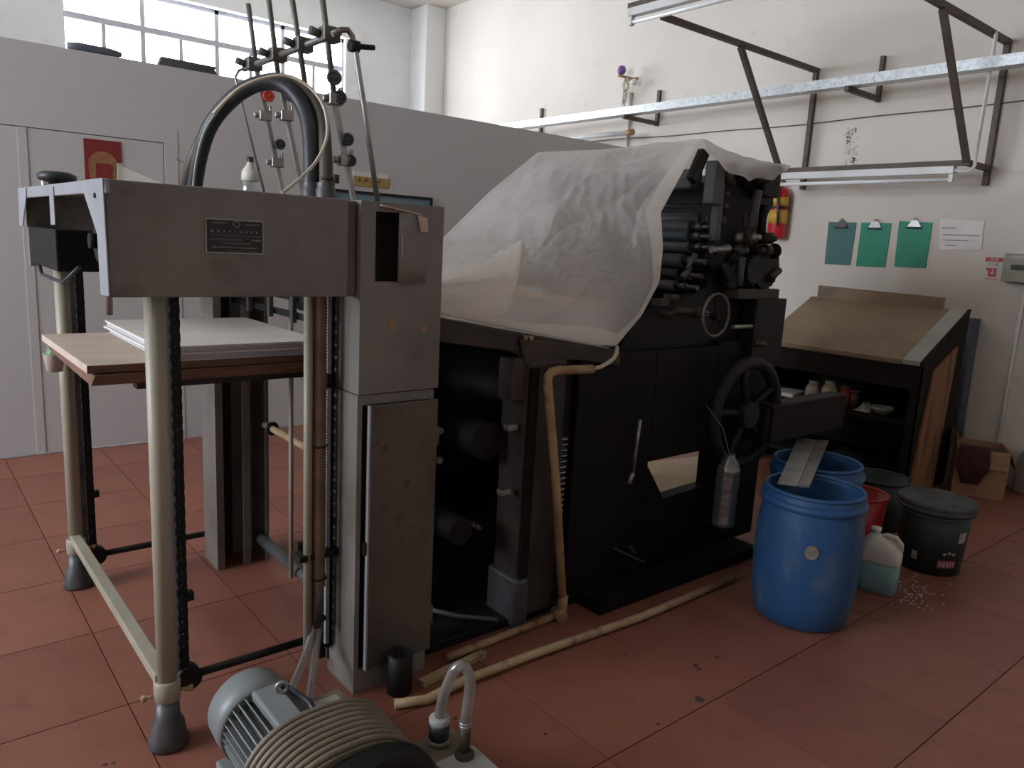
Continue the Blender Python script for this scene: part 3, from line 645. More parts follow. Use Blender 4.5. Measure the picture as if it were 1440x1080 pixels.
# pipes and corrugated hose beside the cabinet
yp = 2.035
bx = PY(433, 660, yp).x; hx = PY(449, 560, yp).x
B().tube([(bx, yp, .12), (bx, yp, HB+.05)], .013, 10).build('air_pipe', 'beige_paint', fd)
prof = []
z = .33
while z < HB+.05:
    prof += [(.019, z), (.0225, z+.0045)]; z += .009
B().lathe(prof, (hx, yp, 0), (0,0,1), 14).build('corrugated_hose', 'hose_rust', fd)
hs_ = B(); hs_.tube([(hx, yp, .35), (hx-.004, yp, .26), (hx-.006, yp, .20)], .019, 12); hs_.build('hose_end', 'rubber_brown', fd)
for z in (.36, .78, .225): B().torus((hx, yp, z), (0,0,1), .022, .004, 16, 6).build('hose_clamp', 'black_iron', fd)
B().box((bx-.03, yp-.012, .425), (PXA+.01, yp+.03, .445)).build('pipe_bracket', 'black_iron', fd)
rx = PXA-.025
B().box((PXA-.002, 2.085, .04), (PXA+.03, 2.10, HB)).build('guide_channel', 'black_iron', fd)
B().box((PXA-.022, 2.105, .04), (PXA-.004, 2.118, HB)).build('guide_channel', 'black_iron', fd)
B().box((rx-.006, 2.05, .12), (rx+.006, 2.062, HB+.05)).build('guide_strip', 'pale_paint', fd)
chain(rx+.012, 2.075, .1, HB+.05)
B().cyl((PXA-.012, 2.13, .05), (PXA-.012, 2.13, HB+.05), .010, n=10).build('guide_rod', 'worn_steel', fd)
B().cyl((PXA-.035, 2.07, SPL+.02), (PXA-.012, 2.07, SPL+.02), .03, n=14).build('chain_pulley', 'black_iron', fd)
# far pillar: channel
fx0 = PY(287, 650, 3.17).x; fx1 = PY(352, 650, 3.02).x; fx2 = PY(378, 650, 3.02).x
B().box((fx0, 3.17, 0), (fx2, 3.185, HB+.1)).box((fx0, 3.02, 0), (fx0+.014, 3.17, HB+.1)).box((fx2-.014, 3.02, 0), (fx2, 3.17, HB+.1)).build('far_pillar', 'feeder_paint', fd)
B().box((fx0+.014, 3.02, 0), (fx0+.030, 3.034, HB+.1)).build('pillar_flange', 'feeder_paint', fd)
B().box((fx1-.03, 3.02, 0), (fx1, 3.034, HB+.1)).build('pillar_flange', 'feeder_paint', fd)
B().box((fx0+.05, 3.10, .02), (fx1-.05, 3.15, HB+.08)).build('channel_shade_slab', 'black_iron', fd)  # near-black slab put in for the shade inside the open channel
# cross members between pillars
B().cyl((PXA+.14, 2.10, .10), (PXA+.14, 3.06, .10), .024, n=12).build('cross_bar', 'grey_iron', fd)
B().cyl((PXA+.16, 2.10, .60), (PXA+.16, 3.06, .60), .014, n=12).build('cross_shaft', 'pvc_yellowed', fd)
B().torus((PXA+.16, 2.95, .60), (0,1,0), .02, .01, 12, 6).build('shaft_collar', 'black_iron', fd)
for yy in (2.62, 2.32): B().cyl((PXA+.10, yy, .09), (PXA+.10, yy, HB+.02), .009, n=8).build('guide_rod', 'beige_paint', fd)
B().box((PXA+.04, 2.12, HB-.06), (PXA+.07, 3.06, HB-.02)).box((PXA+.04, 2.12, HB-.12), (PXA+.06, 3.06, HB-.10)).build('front_lay_bar', 'black_iron', fd)
for yy in (2.25, 2.42, 2.62, 2.82): B().box((PXA+.02, yy, HB-.13), (PXA+.035, yy+.022, HB+.02)).build('front_lay', 'grey_iron', fd)
# lift beams under the board
for yy in (2.36, 2.90): B().box((cxF-.01, yy, .925), (PXA+.10, yy+.05, .958)).build('lift_beam', 'brown_iron', fd)
for (cx_, cy_, yy) in ((cxN, cyN, 2.36), (cxF, cyF, 2.95)): B().bar((cx_, cy_, .935), (cx_+.02, yy, .935), .02).build('lift_lug', 'black_iron', fd)

# suction head rods above the hood
pn = PY(465, 50, 2.18); xc, zc_ = pn.x, pn.z
def yon(px, py): return PX(px, py, xc).y
yA, yBq, yC, yD = yon(358, 90), yon(392, 76), yon(428, 64), 2.18
yA = min(yA, 2.95)
hd = B().cyl((xc, yD-.05, zc_), (xc, yA+.10, zc_), .011, n=12).build('cross_rail', 'rod_steel', fd)
lab(hd, 'rail that clamps the upright suction rods')
for (yy, pts) in ((yA, [(349,5),(361,98),(399,278)]), (yBq, [(373,-40),(391,105),(427,278)]), (yC, [(405,-40),(429,118),(452,278)]), (yD, [(449,-40),(471,145),(498,285)])):
    q = [PY(x, y, yy) for x, y in pts]; q[2] = q[1]+(q[2]-q[1])*((q[1].z-HT+.004)/(q[1].z-q[2].z))
    B().tube([q[0], q[1]], .0085, 10).build('upper_rod', 'rod_steel', fd)
    r_ = B().bar(q[1], q[2], .014, .014).build('lower_rod', 'worn_steel', fd)
    B().box((xc-.03, yy-.022, zc_-.02), (xc+.022, yy+.022, zc_+.022)).build('rail_clamp', 'rod_steel', fd, bevel=.004)
    B().cyl((xc-.03, yy+.01, zc_), (xc-.06, yy+.01, zc_+.006), .012, n=10).build('clamp_screw', 'grey_iron', fd)
def tubepath(yy, pts): return [PY(x, y, yy) for x, y in pts]
q = tubepath(yD-.06, [(467,48),(480,42),(489,42),(495,50),(499,66),(512,150),(532,285)]); q[-1].z = HT-.003
B().tube(q, .0085, 10).build('side_tube', 'worn_steel', fd)
a = PY(497, 65, yD-.06); c = PY(526, 67, yD-.06)
B().cyl(a, c, .008, n=10).cyl(a+V((-.012,0,0)), a+V((.016,0,0)), .017, n=12).build('tube_handle', 'black_iron', fd)
q = tubepath(yA+.06, [(362,97),(345,96),(336,99),(331,108),(334,122),(376,275)]); q[-1].z = HT-.003
B().tube(q, .005, 8).build('side_wire', 'worn_steel', fd)
def disc(px, py, yy, r, m, name='adjusting_disc'):
    c = PY(px, py, yy-.018)
    o_ = B().lathe([(0,-.006),(r*.92,-.006),(r,-.003),(r,.003),(r*.9,.006),(r*.62,.006),(r*.58,.003),(r*.34,.003),(r*.3,.010),(0,.010)], c, (-.35,-1,.05), 22, smooth=False).build(name, m, fd)
    B().cyl(c, c+V((.002,.022,0)), .004, n=8).build('disc_pin', 'worn_steel', o_)
disc(378, 135, yA, .020, 'knob_red'); disc(409, 134, yBq, .021, 'rubber'); disc(394, 203, yA, .019, 'rubber')
disc(470, 109, yD, .022, 'grey_iron'); disc(478, 137, yD, .020, 'rubber'); disc(489, 196, yD, .019, 'rubber'); disc(493, 226, yD, .018, 'rubber')
def block(px, py, yy):
    c = PY(px, py, yy)
    B().box((c.x-.018, c.y-.02, c.z-.016), (c.x+.026, c.y+.014, c.z+.016)).cyl((c.x-.018, c.y, c.z), (c.x-.034, c.y, c.z), .011, n=10).box((c.x+.018, c.y-.016, c.z+.016), (c.x+.026, c.y+.008, c.z+.036)).build('rod_clamp', 'worn_steel', fd, bevel=.003)
for a_ in ((370,163,yA), (400,163,yBq), (387,229,yA), (483,226,yD), (468,140,yD)): block(*a_)
# thick air hoses looping over the hood
def loop(pts, y0, y1, r, m, name, n=12):
    k = len(pts)-1; ctl = [PY(x, y, y0+(y1-y0)*i/k) for i, (x, y) in enumerate(pts)]
    out = []
    for i in range(k):
        p0 = ctl[max(i-1, 0)]; p1 = ctl[i]; p2 = ctl[i+1]; p3 = ctl[min(i+2, k)]
        for s_ in range(6):
            t = s_/6; out.append(.5*((2*p1)+(p2-p0)*t+(2*p0-5*p1+4*p2-p3)*t*t+(3*p1-p0-3*p2+p3)*t**3))
    out.append(ctl[-1]); return B().tube(out, r, n).build(name, m, fd)
lab(loop([(273,268),(281,220),(296,176),(325,140),(362,118),(398,120),(424,146),(436,190),(438,276)], 2.60, 2.16, .0235, 'rubber', 'air_hose', 14), 'thick black rubber air hose')
lab(loop([(262,268),(268,236),(288,190),(318,150),(356,120),(392,112),(428,126),(450,158),(457,205),(459,276)], 2.66, 2.12, .0205, 'rubber_brown', 'air_hose', 14), 'thick brown rubber air hose')
loop([(300,160),(340,122),(395,106),(432,120),(455,150),(460,190),(446,225),(425,248),(404,266),(396,272)], 2.34, 2.0, .005, 'tube_cream', 'thin_tube', 8)
loop([(271,268),(277,222),(290,180),(318,141)], 2.55, 2.42, .004, 'strip_pale', 'thin_tube', 8)
c = PY(438, 262, 2.16); c2 = PY(458, 262, 2.12)
for q in (c, c2): B().lathe([(.03,-.02),(.03,.03),(.026,.035),(.026,.05)], (q.x, q.y, HT), (0,0,1), 14).build('hose_socket', 'grey_iron', fd)
q = PY(452, 250, 2.10)
B().cyl(q, q+V((.04,-.01,0)), .006, n=8).cyl(q+V((.04,-.01,-.012)), q+V((.04,-.01,.012)), .010, n=10).build('socket_tap', 'brown_iron', fd)
B().bar(PY(246,223,2.6), PY(258,229,2.6), .003, .003).build('loose_wire', 'strip_pale', fd)
# clear hoses to the pump
for pts in ([PY(443,872,yp), PY(437,895,yp-.01), PY(429,922,1.99), PY(417,952,1.93), PY(404,982,1.86)], [PY(450,872,yp), PY(446,900,yp-.01), PY(442,932,1.98), PY(438,962,1.93), PY(434,992,1.86)]):
    B().tube(smooth(pts), .011, 10).build('clear_hose', 'clear_hose', fd)

# bottle standing on the hood
p = PX(352, 262, .98)
yb = 2.98; p = PY(352, 240, yb)
bt = thing('squeeze_bottle', (p.x, yb, HT-.002), 'small clear plastic bottle with white shoulders standing on the feeder hood', 'bottle')
B().lathe([(0,0),(.032,0),(.034,.01),(.034,.085),(.030,.09)], (p.x, yb, HT-.002), (0,0,1), 18).build('lower_body', 'clear_plastic', bt)
B().lathe([(.030,.09),(.034,.095),(.032,.125),(.014,.15),(.012,.16)], (p.x, yb, HT-.002), (0,0,1), 18).build('shoulder', 'jug_white', bt)
B().lathe([(.013,.16),(.013,.18),(0,.181)], (p.x, yb, HT-.002), (0,0,1), 14).build('cap', 'rubber', bt)
# paper board and stack
ZB = 1.012
bd = thing('feed_board', (.7, 2.65, .958), 'bare plywood pile board with split edges under the paper stack', 'board')
B().hexa([(.405,2.30,ZB-.022),(1.10,2.30,ZB-.022),(1.10,2.995,ZB-.022),(.395,2.995,ZB-.022),(.405,2.30,ZB),(1.10,2.30,ZB),(1.10,2.995,ZB),(.395,2.995,ZB)]).build('upper_sheet', 'plywood', bd)
B().hexa([(.41,2.285,.958),(1.09,2.285,.958),(1.09,3.0,.958),(.415,3.0,.958),(.42,2.285,ZB-.026),(1.09,2.285,ZB-.023),(1.09,3.0,ZB-.023),(.41,3.0,ZB-.024)]).build('lower_sheet', 'plywood_edge', bd)
B().box((.404,2.296,ZB-.0215), (1.10,2.2995,ZB-.0005)).build('worn_edge', 'plywood_edge', bd)
sk = thing('paper_stack', (.85, 2.65, ZB), 'stack of printed paper sheets on the plywood board under the feeder hood', 'paper stack')
rs = random.Random(5); z = ZB
for k in range(7):
    h = .0065; dx = rs.uniform(-.006, .006); dy = rs.uniform(-.006, .006); l = .59+(.012 if k < 3 else 0)
    B().box((l+dx, 2.29+dy, z), (1.09, 2.99+dy, z+h-.0006)).build('paper_sheaf', 'paper' if k in (6, 3) else 'paper_edge', sk); z += h
# tub clipped to the far post
p = PY(77, 520, 3.10)
cu = thing('plastic_tub', (p.x, 3.10, p.z), 'small plastic tub with green rag strapped to the feeder post', 'tub')
B().lathe([(0,0),(.026,0),(.034,.06),(.036,.062),(.032,.06),(.025,.004),(0,.004)], (p.x, 3.10, p.z-.005), (0,0,1), 18).build('tub_body', 'jug_white', cu)
B().grid(lambda u, v: V((p.x+.033*math.cos(6.283*u)*(1-.5*v), 3.10+.033*math.sin(6.283*u)*(1-.5*v), p.z+.05+.035*v+.012*noise.noise(V((u*9, v*5, 1))))), 18, 4).build('green_rag', 'green_plastic', cu)
B().bar((p.x, 3.12, p.z+.03), (.49, 3.15, p.z+.03), .004, .012).build('strap', 'rubber', cu)

# ================================================================ printing press
YP = 2.0
pr = thing('printing_press', (2.3, 2.5, 0), 'black oily printing press with rollers, handwheels and brown feed table behind the feeder', 'printing press')
def wheel(c, R, r, nsp, m, name, hubr=.03, n=32, depth=.03, parent=None, rimm=None):
    c = V(c); w = B().torus(c, (0,1,0), R, r, n, 8).build(name, rimm or m, parent or pr)
    g = B().cyl(c+V((0,-depth,0)), c+V((0,depth,0)), hubr, n=16)
    for k in range(nsp):
        a_ = 2*math.pi*k/nsp+.5; d = V((math.cos(a_), 0, math.sin(a_)))
        g.tube([c+d*hubr*.8, c+d*R*.6+V((0,.006,0)), c+d*(R-r*.3)], [r*.75, r*.55, r*.65], 8)
    g.build('wheel_spokes', m, w); return w
# base and lower frames
B().box((1.34, 1.985, 0), (3.12, 3.06, .035)).build('base_tray', 'black_iron', pr, bevel=.004)
B().box((2.04, 1.85, .002), (3.10, 1.984, .05)).build('base_rail', 'oily_iron', pr)
lx0 = PY(722, 700, YP).x; lx1 = PY(776, 700, YP).x
B().box((lx0, YP-.04, .035), (lx1, YP+.10, 1.0)).build('frame_leg', 'brown_iron', pr, bevel=.012)
B().box((lx0-.012, YP-.06, .0), (lx0+.05, YP+.12, .20)).build('leg_foot', 'grey_iron', pr, bevel=.015)
B().box((lx0+.006, YP-.055, .20), (lx0+.045, YP-.04, .98)).build('leg_rib', 'oily_iron', pr, bevel=.004)
h0 = PY(912, 650, YP); h1 = PY(992, 688, YP); hx0, hx1, hz0, hz1 = h0.x, h1.x, h1.z, h0.z
fxl, fxr = lx1+.10, PY(1085, 500, YP).x
for q in (((fxl, YP, .035), (hx0, YP+.06, 1.0)), ((hx1, YP, .035), (fxr, YP+.06, 1.02)), ((hx0, YP, hz1), (hx1, YP+.06, 1.0))):
    B().box(*q).build('side_frame', 'oily_iron', pr, bevel=.006)
B().prism([(hx0, YP, .035), (hx1, YP, .035), (hx1, YP, hz0+.02), (hx0+.12, YP, hz0+.01), (hx0, YP, hz1-.02)], (0, .06, 0)).build('side_frame', 'oily_iron', pr)
B().box((lx1, YP+.03, .55), (fxl, YP+.07, .98)).build('frame_web', 'black_iron', pr)
B().box((lx1, YP+.03, .035), (fxl, YP+.07, .22)).build('frame_web', 'black_iron', pr)
B().box((1.62, 2.92, .035), (hx1-.02, 2.98, 1.0)).box((fxr-.30, 2.92, .035), (fxr, 2.98, 1.76)).build('far_side_frame', 'oily_iron', pr)
B().box((hx1-.02, 2.92, .62), (fxr-.30, 2.98, 1.0)).build('far_side_frame', 'oily_iron', pr)
B().box((1.33, 2.16, .035), (1.40, 2.90, .95)).build('rear_cover', 'black_iron', pr)
for (x, z, r, m) in ((1.98, .78, .17, 'black_iron'), (2.42, .72, .20, 'black_iron'), (2.86, .80, .16, 'black_iron'), (1.62, .70, .07, 'black_iron'), (1.52, .38, .05, 'black_iron'), (2.1, .34, .06, 'oily_iron')):
    B().cyl((x, YP+.07, z), (x, 2.92, z), r, n=32).build('cylinder', m, pr)
# chain and spring glimpsed between the frames
g = B()
for k in range(14): g.torus((lx1+.05, YP+.015, .40+k*.022), (0,0,1), .018, .004, 12, 5)
g.build('tension_spring', 'worn_steel', pr)
a = PY(890, 665, YP-.03); c = PY(900, 590, YP-.03)
B().tube([a, c], .008, 8).tube([PY(884, 680, YP-.03), a], .011, 8).build('control_rod', 'worn_steel', pr)
a = PY(866, 772, YP-.06); c = PY(905, 790, YP-.06)
B().bar(a, c, .02, .008).bar(PY(885, 768, YP-.06), PY(892, 778, YP-.06), .012, .008).build('foot_pedal', 'grey_iron', pr)
for (x, y) in ((712, 693), (722, 602)): 
    c = PY(x, y, YP-.02); B().box((c.x-.022, c.y, c.z-.010), (c.x+.022, c.y+.03, c.z+.010)).build('shiny_catch', 'worn_steel', pr, bevel=.003)
for (x, y) in ((676, 743), (619, 648), (620, 606), (690, 625)):
    c = PY(x, y, YP+.2); B().cyl(c, c+V((0,.05,0)), .013, n=10).build('shaft_end', 'worn_steel', pr)
B().tube([(1.40, 2.12, .10), (1.50, 2.05, .07), (1.62, 1.96, .06)], .009, 8).build('bent_rod', 'grey_iron', pr)
# sloped feed table
a0 = PY(600, 445, YP); a1 = PY(868, 492, YP)
dz = (a1.z-a0.z)/(a1.x-a0.x); xA, xB = PXB+.005, a1.x
zA = a0.z+dz*(xA-a0.x); zB = a1.z
ft = B().hexa([(xA, YP-.02, zA-.075), (xB, YP-.02, zB-.06), (xB, 2.98, zB-.06), (xA, 2.98, zA-.075), (xA, YP-.02, zA), (xB, YP-.02, zB), (xB, 2.98, zB), (xA, 2.98, zA)]).build('feed_table', 'brown_iron', pr, bevel=.005)
lab(ft, 'brown grimy sloping feed table')
c0 = PY(730, 476, YP-.03); c1 = PY(782, 508, YP-.03)
B().prism([V((c0.x, YP-.035, c0.z)), V((c1.x+.1, YP-.035, c1.z+.055)), V((c1.x+.1, YP-.035, c1.z+.0)), V((c0.x+.03, YP-.035, c1.z))], (0, .03, 0)).build('table_bracket', 'brown_iron', pr, bevel=.004)
B().box((c0.x-.02, YP-.03, .86), (c0.x+.13, YP+.05, c1.z+.02)).build('bracket_block', 'brown_iron', pr, bevel=.008)
for (x, y) in ((737, 474), (745, 475)):
    c = PY(x, y, YP-.03); B().cyl(c, c+V((0,-.012,0)), .008, n=8).build('bolt', 'rust_pipe', pr)
# upper unit
poly = [(1008,236),(1045,228),(1088,246),(1088,288),(1077,308),(1080,352),(1084,378),(1080,412),(1092,420),(1088,520),(872,520),(905,446),(955,424),(996,402),(1006,340),(1010,270)]
B().prism([PY(x, y, 2.05) for x, y in poly], (0, .05, 0)).build('upper_side_frame', 'black_iron', pr, bevel=.004)
zu_ = PY(1000, 232, 2.05).z
ux0 = PY(990, 262, 2.05).x
B().box((ux0-.04, 2.92, .95), (fxr-.28, 2.98, zu_)).build('upper_side_frame', 'black_iron', pr)
B().box((ux0-.03, 2.10, zu_-.10), (ux0+.05, 2.92, zu_-.02)).build('ink_duct', 'grey_iron', pr, bevel=.006)
B().box((ux0+.30, 2.10, zu_-.08), (ux0+.36, 2.92, zu_-.01)).build('top_tie_bar', 'grey_iron', pr)
rl = [(993,273,8,'roller_rubber'),(991,290,10,'roller_rubber'),(988,309,13,'roller_grey'),(972,319,9,'roller_grey'),(970,332,10,'roller_blue'),(972,347,11,'roller_grey'),(962,367,12,'roller_grey'),(956,386,10,'roller_rubber'),(950,402,9,'roller_grey')]
B().box((ux0+.14, 2.10, 1.02), (ux0+.16, 2.92, zu_-.06)).build('ink_unit_back', 'black_iron', pr)
B().box((ux0-.10, 2.12, .98), (ux0+.14, 2.92, 1.16)).build('ink_unit_floor', 'black_iron', pr)
for (x, y, rp, m) in rl:
    c = PY(x, y, 2.16); r = rp/1066*2.95*.95
    ro = B().cyl((c.x, 2.16, c.z), (c.x, 2.9, c.z), r, n=24).build('ink_roller', m, pr)
    B().cyl((c.x, 2.04, c.z), (c.x, 2.16, c.z), r*.45, n=14).cyl((c.x, 2.10, c.z), (c.x, 2.135, c.z), r*.75, n=14).build('roller_journal', 'dark_chrome', ro)
# mechanism on the near side frame
def boss(px, py, y0, r, m='grey_iron', L_=.05, name='bearing_boss'):
    c = PY(px, py, y0)
    return B().lathe([(0,-L_),(r*.5,-L_),(r*.55,-L_*.7),(r,-L_*.65),(r,-.002),(r,.02),(0,.02)], c, (0,1,0), 18).build(name, m, pr)
boss(1036, 334, 2.05, .026, 'worn_steel', .05); boss(1053, 333, 2.04, .024, 'worn_steel', .06); boss(1075, 335, 2.03, .026, 'brown_iron', .06)
boss(1035, 352, 2.05, .03, 'grey_iron', .06); boss(1062, 352, 2.05, .022, 'brown_iron', .07); boss(1010, 352, 2.05, .018, 'worn_steel', .05)
boss(1060, 266, 2.05, .045, 'black_iron', .04); boss(1046, 252, 2.05, .040, 'black_iron', .06); boss(1026, 250, 2.05, .03, 'grey_iron', .03)
boss(1030, 365, 2.05, .04, 'black_iron', .05); boss(1045, 395, 2.05, .045, 'black_iron', .05); boss(1002, 372, 2.05, .035, 'black_iron', .05)
for (x, y, r, L_) in ((1063,375,.095,.06),(1040,378,.06,.085),(1018,388,.05,.05)):
    c = PY(x, y, 2.05); n = 22
    prof = [V((c.x+(r+(.006 if k % 2 else 0))*math.cos(2*math.pi*k/(2*n)), c.y-L_, c.z+(r+(.006 if k % 2 else 0))*math.sin(2*math.pi*k/(2*n)))) for k in range(2*n)]
    B().prism(prof, (0, .03, 0)).build('gear', 'black_iron', pr)
def arm(p0, p1, y, r0, r1, m='grey_iron', name='lever'):
    a_ = PY(*p0, y); b_ = PY(*p1, y)
    return B().tube([a_, (a_+b_)/2, b_], [r0, (r0+r1)/2.4, r1], 10).build(name, m, pr)
arm((1066,268), (1056,322), 1.97, .020, .026); arm((1048,300), (1052,345), 1.99, .014, .02, 'brown_iron')
arm((978,358), (966,378), 2.06, .013, .010); arm((970,376), (960,392), 2.06, .012, .016); arm((1000,352), (1024,349), 1.98, .012, .018, 'worn_steel')
arm((1020,370), (1022,398), 1.97, .016, .012, 'black_iron'); arm((1044,362), (1040,402), 1.95, .016, .014); arm((1082,392), (1096,380), 1.98, .022, .016, 'brown_iron')
arm((1040,245), (1075,250), 1.99, .03, .034, 'black_iron', 'adjusting_shaft'); arm((1075,288), (1070,330), 1.99, .024, .02, 'black_iron')
c = PY(1068, 352, 1.98); e = PY(1088, 353, 1.98)
B().cyl(c, e, .014, n=10).cyl(PY(1075,352,1.98), PY(1081,352,1.98), .026, n=14).build('adjusting_screw', 'brown_iron', pr)
B().lathe([(0,0),(.030,.002),(.036,.012),(.030,.024),(0,.026)], PY(1087, 353, 1.98), (1,0,0), 18).build('round_knob', 'oily_iron', pr)
c = PY(1082, 252, 2.0)
B().box((c.x-.08, 1.97, c.z-.08), (c.x+.05, 2.05, c.z+.06)).build('ink_key_block', 'black_iron', pr, bevel=.01)
c = PY(1010, 255, 2.03)
B().box((c.x-.06, 2.0, c.z-.10), (c.x+.01, 2.06, c.z+.08)).build('duct_bracket', 'grey_iron', pr, bevel=.008)
c = PY(1012, 300, 2.03)
B().box((c.x-.03, 2.02, c.z-.12), (c.x+.01, 2.055, c.z+.12)).build('frame_rib', 'grey_iron', pr, bevel=.006)
a = PY(990, 213, 1.99); c = PY(972, 255, 1.99)
dk = B().bar(a, c, .05, .034, up=(0,1,0)).build('cover_stay', 'black_iron', pr, bevel=.008)
# lower mechanism: slide table, end panel, small handwheel
c = PY(1068, 455, 2.02)
B().box((PY(1030,412,2.0).x, 1.97, PY(1030,420,2.0).z), (PY(1088,412,2.0).x, 2.05, PY(1030,412,2.0).z+.02)).build('slide_rail', 'brown_iron', pr, bevel=.004)
B().box((PY(1050,460,2.0).x, 1.96, PY(1050,510,2.0).z), (PY(1092,460,2.0).x, 2.04, PY(1092,419,2.0).z)).build('end_panel', 'black_iron', pr, bevel=.006)
w_ = wheel(PY(1007, 443, 1.90), .088, .006, 5, 'oily_iron', 'small_handwheel', .022, 36, .02, rimm='rod_steel')
lab(w_, 'small steel-rimmed handwheel')
c = PY(1007, 443, 1.90); B().cyl(c, c+V((0,.15,0)), .012, n=10).build('handwheel_shaft', 'worn_steel', pr)
a = PY(950, 436, 1.97); B().cyl(a, PY(985, 440, 1.97), .014, n=10).cyl(PY(975,439,1.97), PY(988,441,1.97), .026, n=12).build('short_shaft', 'brown_iron', pr)
a = PY(1030, 460, 1.95); B().cyl(a, PY(1056, 459, 1.95), .010, n=10).build('lock_handle', 'worn_steel', pr)
for (x, y, s_) in ((930,425,.03),(945,418,.025),(938,440,.02)):
    c = PY(x, y, 2.0); B().box((c.x-s_, c.y-.02, c.z-s_*.5), (c.x+s_, c.y+.03, c.z+s_*.5)).build('grimy_lug', 'brown_iron', pr, bevel=.005)
# big flywheel with belt guard
c = PY(1048, 582, 1.90)
lab(wheel(c, .235, .030, 5, 'black_iron', 'flywheel', .06, 40, .035), 'large black spoked flywheel')
B().cyl(c+V((0,.0,0)), c+V((0,.12,0)), .035, n=14).build('flywheel_shaft', 'black_iron', pr)
a = PY(1082, 570, 1.86); e = PY(1178, 606, 1.86)
B().box((a.x, 1.835, max(e.z, .556)), (e.x, 1.93, a.z)).build('delivery_arm', 'oily_iron', pr, bevel=.008)
B().box((a.x-.02, 1.85, e.z+.02), (a.x+.06, 2.01, a.z-.01)).build('arm_bracket', 'black_iron', pr, bevel=.006)
a = PY(1060, 482, 1.95); B().cyl(a, PY(1075, 484, 1.95), .013, n=10).build('crank_grip', 'brown_iron', pr)
B().prism([PY(1064,487,1.97), PY(1069,487,1.97), PY(1068,506,1.97), PY(1058,503,1.97), PY(1065,500,1.97)], (0,.006,0)).build('bright_plate', 'strip_pale', pr)
# things seen through the film: plate cylinder guard, orange strip
B().box((2.30, 2.12, 1.30), (2.335, 2.80, 1.50)).build('cylinder_guard', 'oily_iron', pr, bevel=.01)
B().cyl((2.42, 2.10, 1.30), (2.42, 2.92, 1.30), .10, n=28).build('plate_cylinder', 'grey_iron', pr)
B().hexa([(xA+.01, YP+.0, zA+.001), (xB-.05, YP+.0, zB+.008), (xB-.05, 2.97, zB+.008), (xA+.01, 2.97, zA+.001), (xA+.01, YP+.0, zA+.006), (xB-.05, YP+.0, zB+.012), (xB-.05, 2.97, zB+.012), (xA+.01, 2.97, zA+.006)]).build('table_board', 'paper', pr)
B().box((2.145, 2.05, 1.175), (2.16, 2.95, 1.195)).build('orange_strip', 'orange_bar', pr)
B().box((2.16, 2.03, 1.02), (2.20, 2.95, 1.17)).build('front_lay_rail', 'roller_grey', pr)
# rusty drain pipe on the near side
YD = 1.915
pipe = [PY(791, 848, YD), PY(783, 700, YD), PY(772, 560, YD), PY(770, 536, YD), PY(771, 529, YD), PY(776, 523, YD), PY(785, 521, YD), PY(833, 519, YD)]
dp = B().tube(pipe, .0165, 12).build('drain_pipe', 'rust_pipe', pr); lab(dp, 'rust-stained beige pipe with an elbow')
B().tube([PY(833,519,YD), PY(845,516,YD), PY(856,510,YD), PY(863,504,YD+.005), PY(867,497,YD+.01), PY(868,488,YD+.03)], .008, 8).build('drain_tube', 'tube_cream', dp)
c = pipe[0]
B().cyl((c.x-.02, YD-.028, .024), (c.x-.008, YD+.03, .024), .023, n=16).cyl((c.x, YD, .024), (c.x, YD, c.z+.03), .020, n=12).build('pipe_tee', 'rust_pipe', dp)

one('floor_pipe', B().tube([PZ(790,862,.016), PZ(690,901,.016), PZ(628,925,.016)], .014, 10), 'rust_pipe', 'rusty beige pipe lying on the floor under the press, ending at the drain tee', 'pipe')
B0 = PZ(680, 919, .010); B1 = PZ(592, 961, .010)
one('floor_strip', B().bar(B0, B1, .03, .018), 'pvc_yellowed', 'short broken beige strip beside the rusty floor pipe', 'strip')
one('floor_pipe', B().tube([PZ(1032,812,.017), PZ(900,868,.017), PZ(750,920,.017), PZ(650,958,.017), PZ(600,984,.016), PZ(555,990,.016)], .015, 10), 'pvc_yellowed', 'long yellowed plastic pipe along the edge of the press on the floor', 'pipe')
# cardboard seen through the frame
c = PY(955, 668, 2.55)
cq = [PZ(900,652,.036), PZ(1005,640,.036), PZ(1000,705,.036), PZ(915,700,.036)]
one('cardboard_sheet', B().hexa(cq+[p_+V((0,0,.006)) for p_ in cq]), 'cardboard_pale',
    'pale cardboard sheet glimpsed through the opening in the press frame', 'cardboard')
# small metal tub by the cabinet foot
p = PZ(570, 975, 0)
tb = thing('oil_can', (1.15, 1.858, 0), 'black oil tin standing at the foot of the feeder cabinet', 'tin')
B().lathe([(0,.001),(.039,.001),(.039,.13),(.035,.132),(.035,.012),(0,.012)], (1.15, 1.858, 0), (0,0,1), 20).build('tin_body', 'black_iron', tb)
B().torus((1.15, 1.858, .13), (0,0,1), .037, .003, 20, 6).build('tin_rim', 'black_iron', tb)

# ---------------------------------------------------------------- plastic cover
def polyline(pts):
    pts = [V(p) for p in pts]; d = [0]
    for i in range(1, len(pts)): d.append(d[-1]+(pts[i]-pts[i-1]).length)
    def f(t):
        s_ = t*d[-1]
        for i in range(1, len(pts)):
            if s_ <= d[i]+1e-9: return pts[i-1].lerp(pts[i], (s_-d[i-1])/(d[i]-d[i-1]))
        return pts[-1].copy()
    return f
tn = PY(985, 195, YP-.02); TXc, TZ = tn.x, tn.z; TF = PX(755, 215, TXc).y
e1 = PY(928, 300, YP-.02); e2 = PY(926, 398, YP-.03); e3 = PY(866, 486, YP-.03)
near = polyline([tn, (tn*.45+e1*.55), e1, (e1+e2)/2+V((.005,-.01,0)), e2, (e2+e3)/2+V((.02,0,-.01)), e3])
bl = PY(612, 444, YP-.03); bl = V((PXB+.012, YP-.03, zA+.010))
c_ = PY(840, 486, YP-.03); m_ = PY(730, 464, YP-.03)
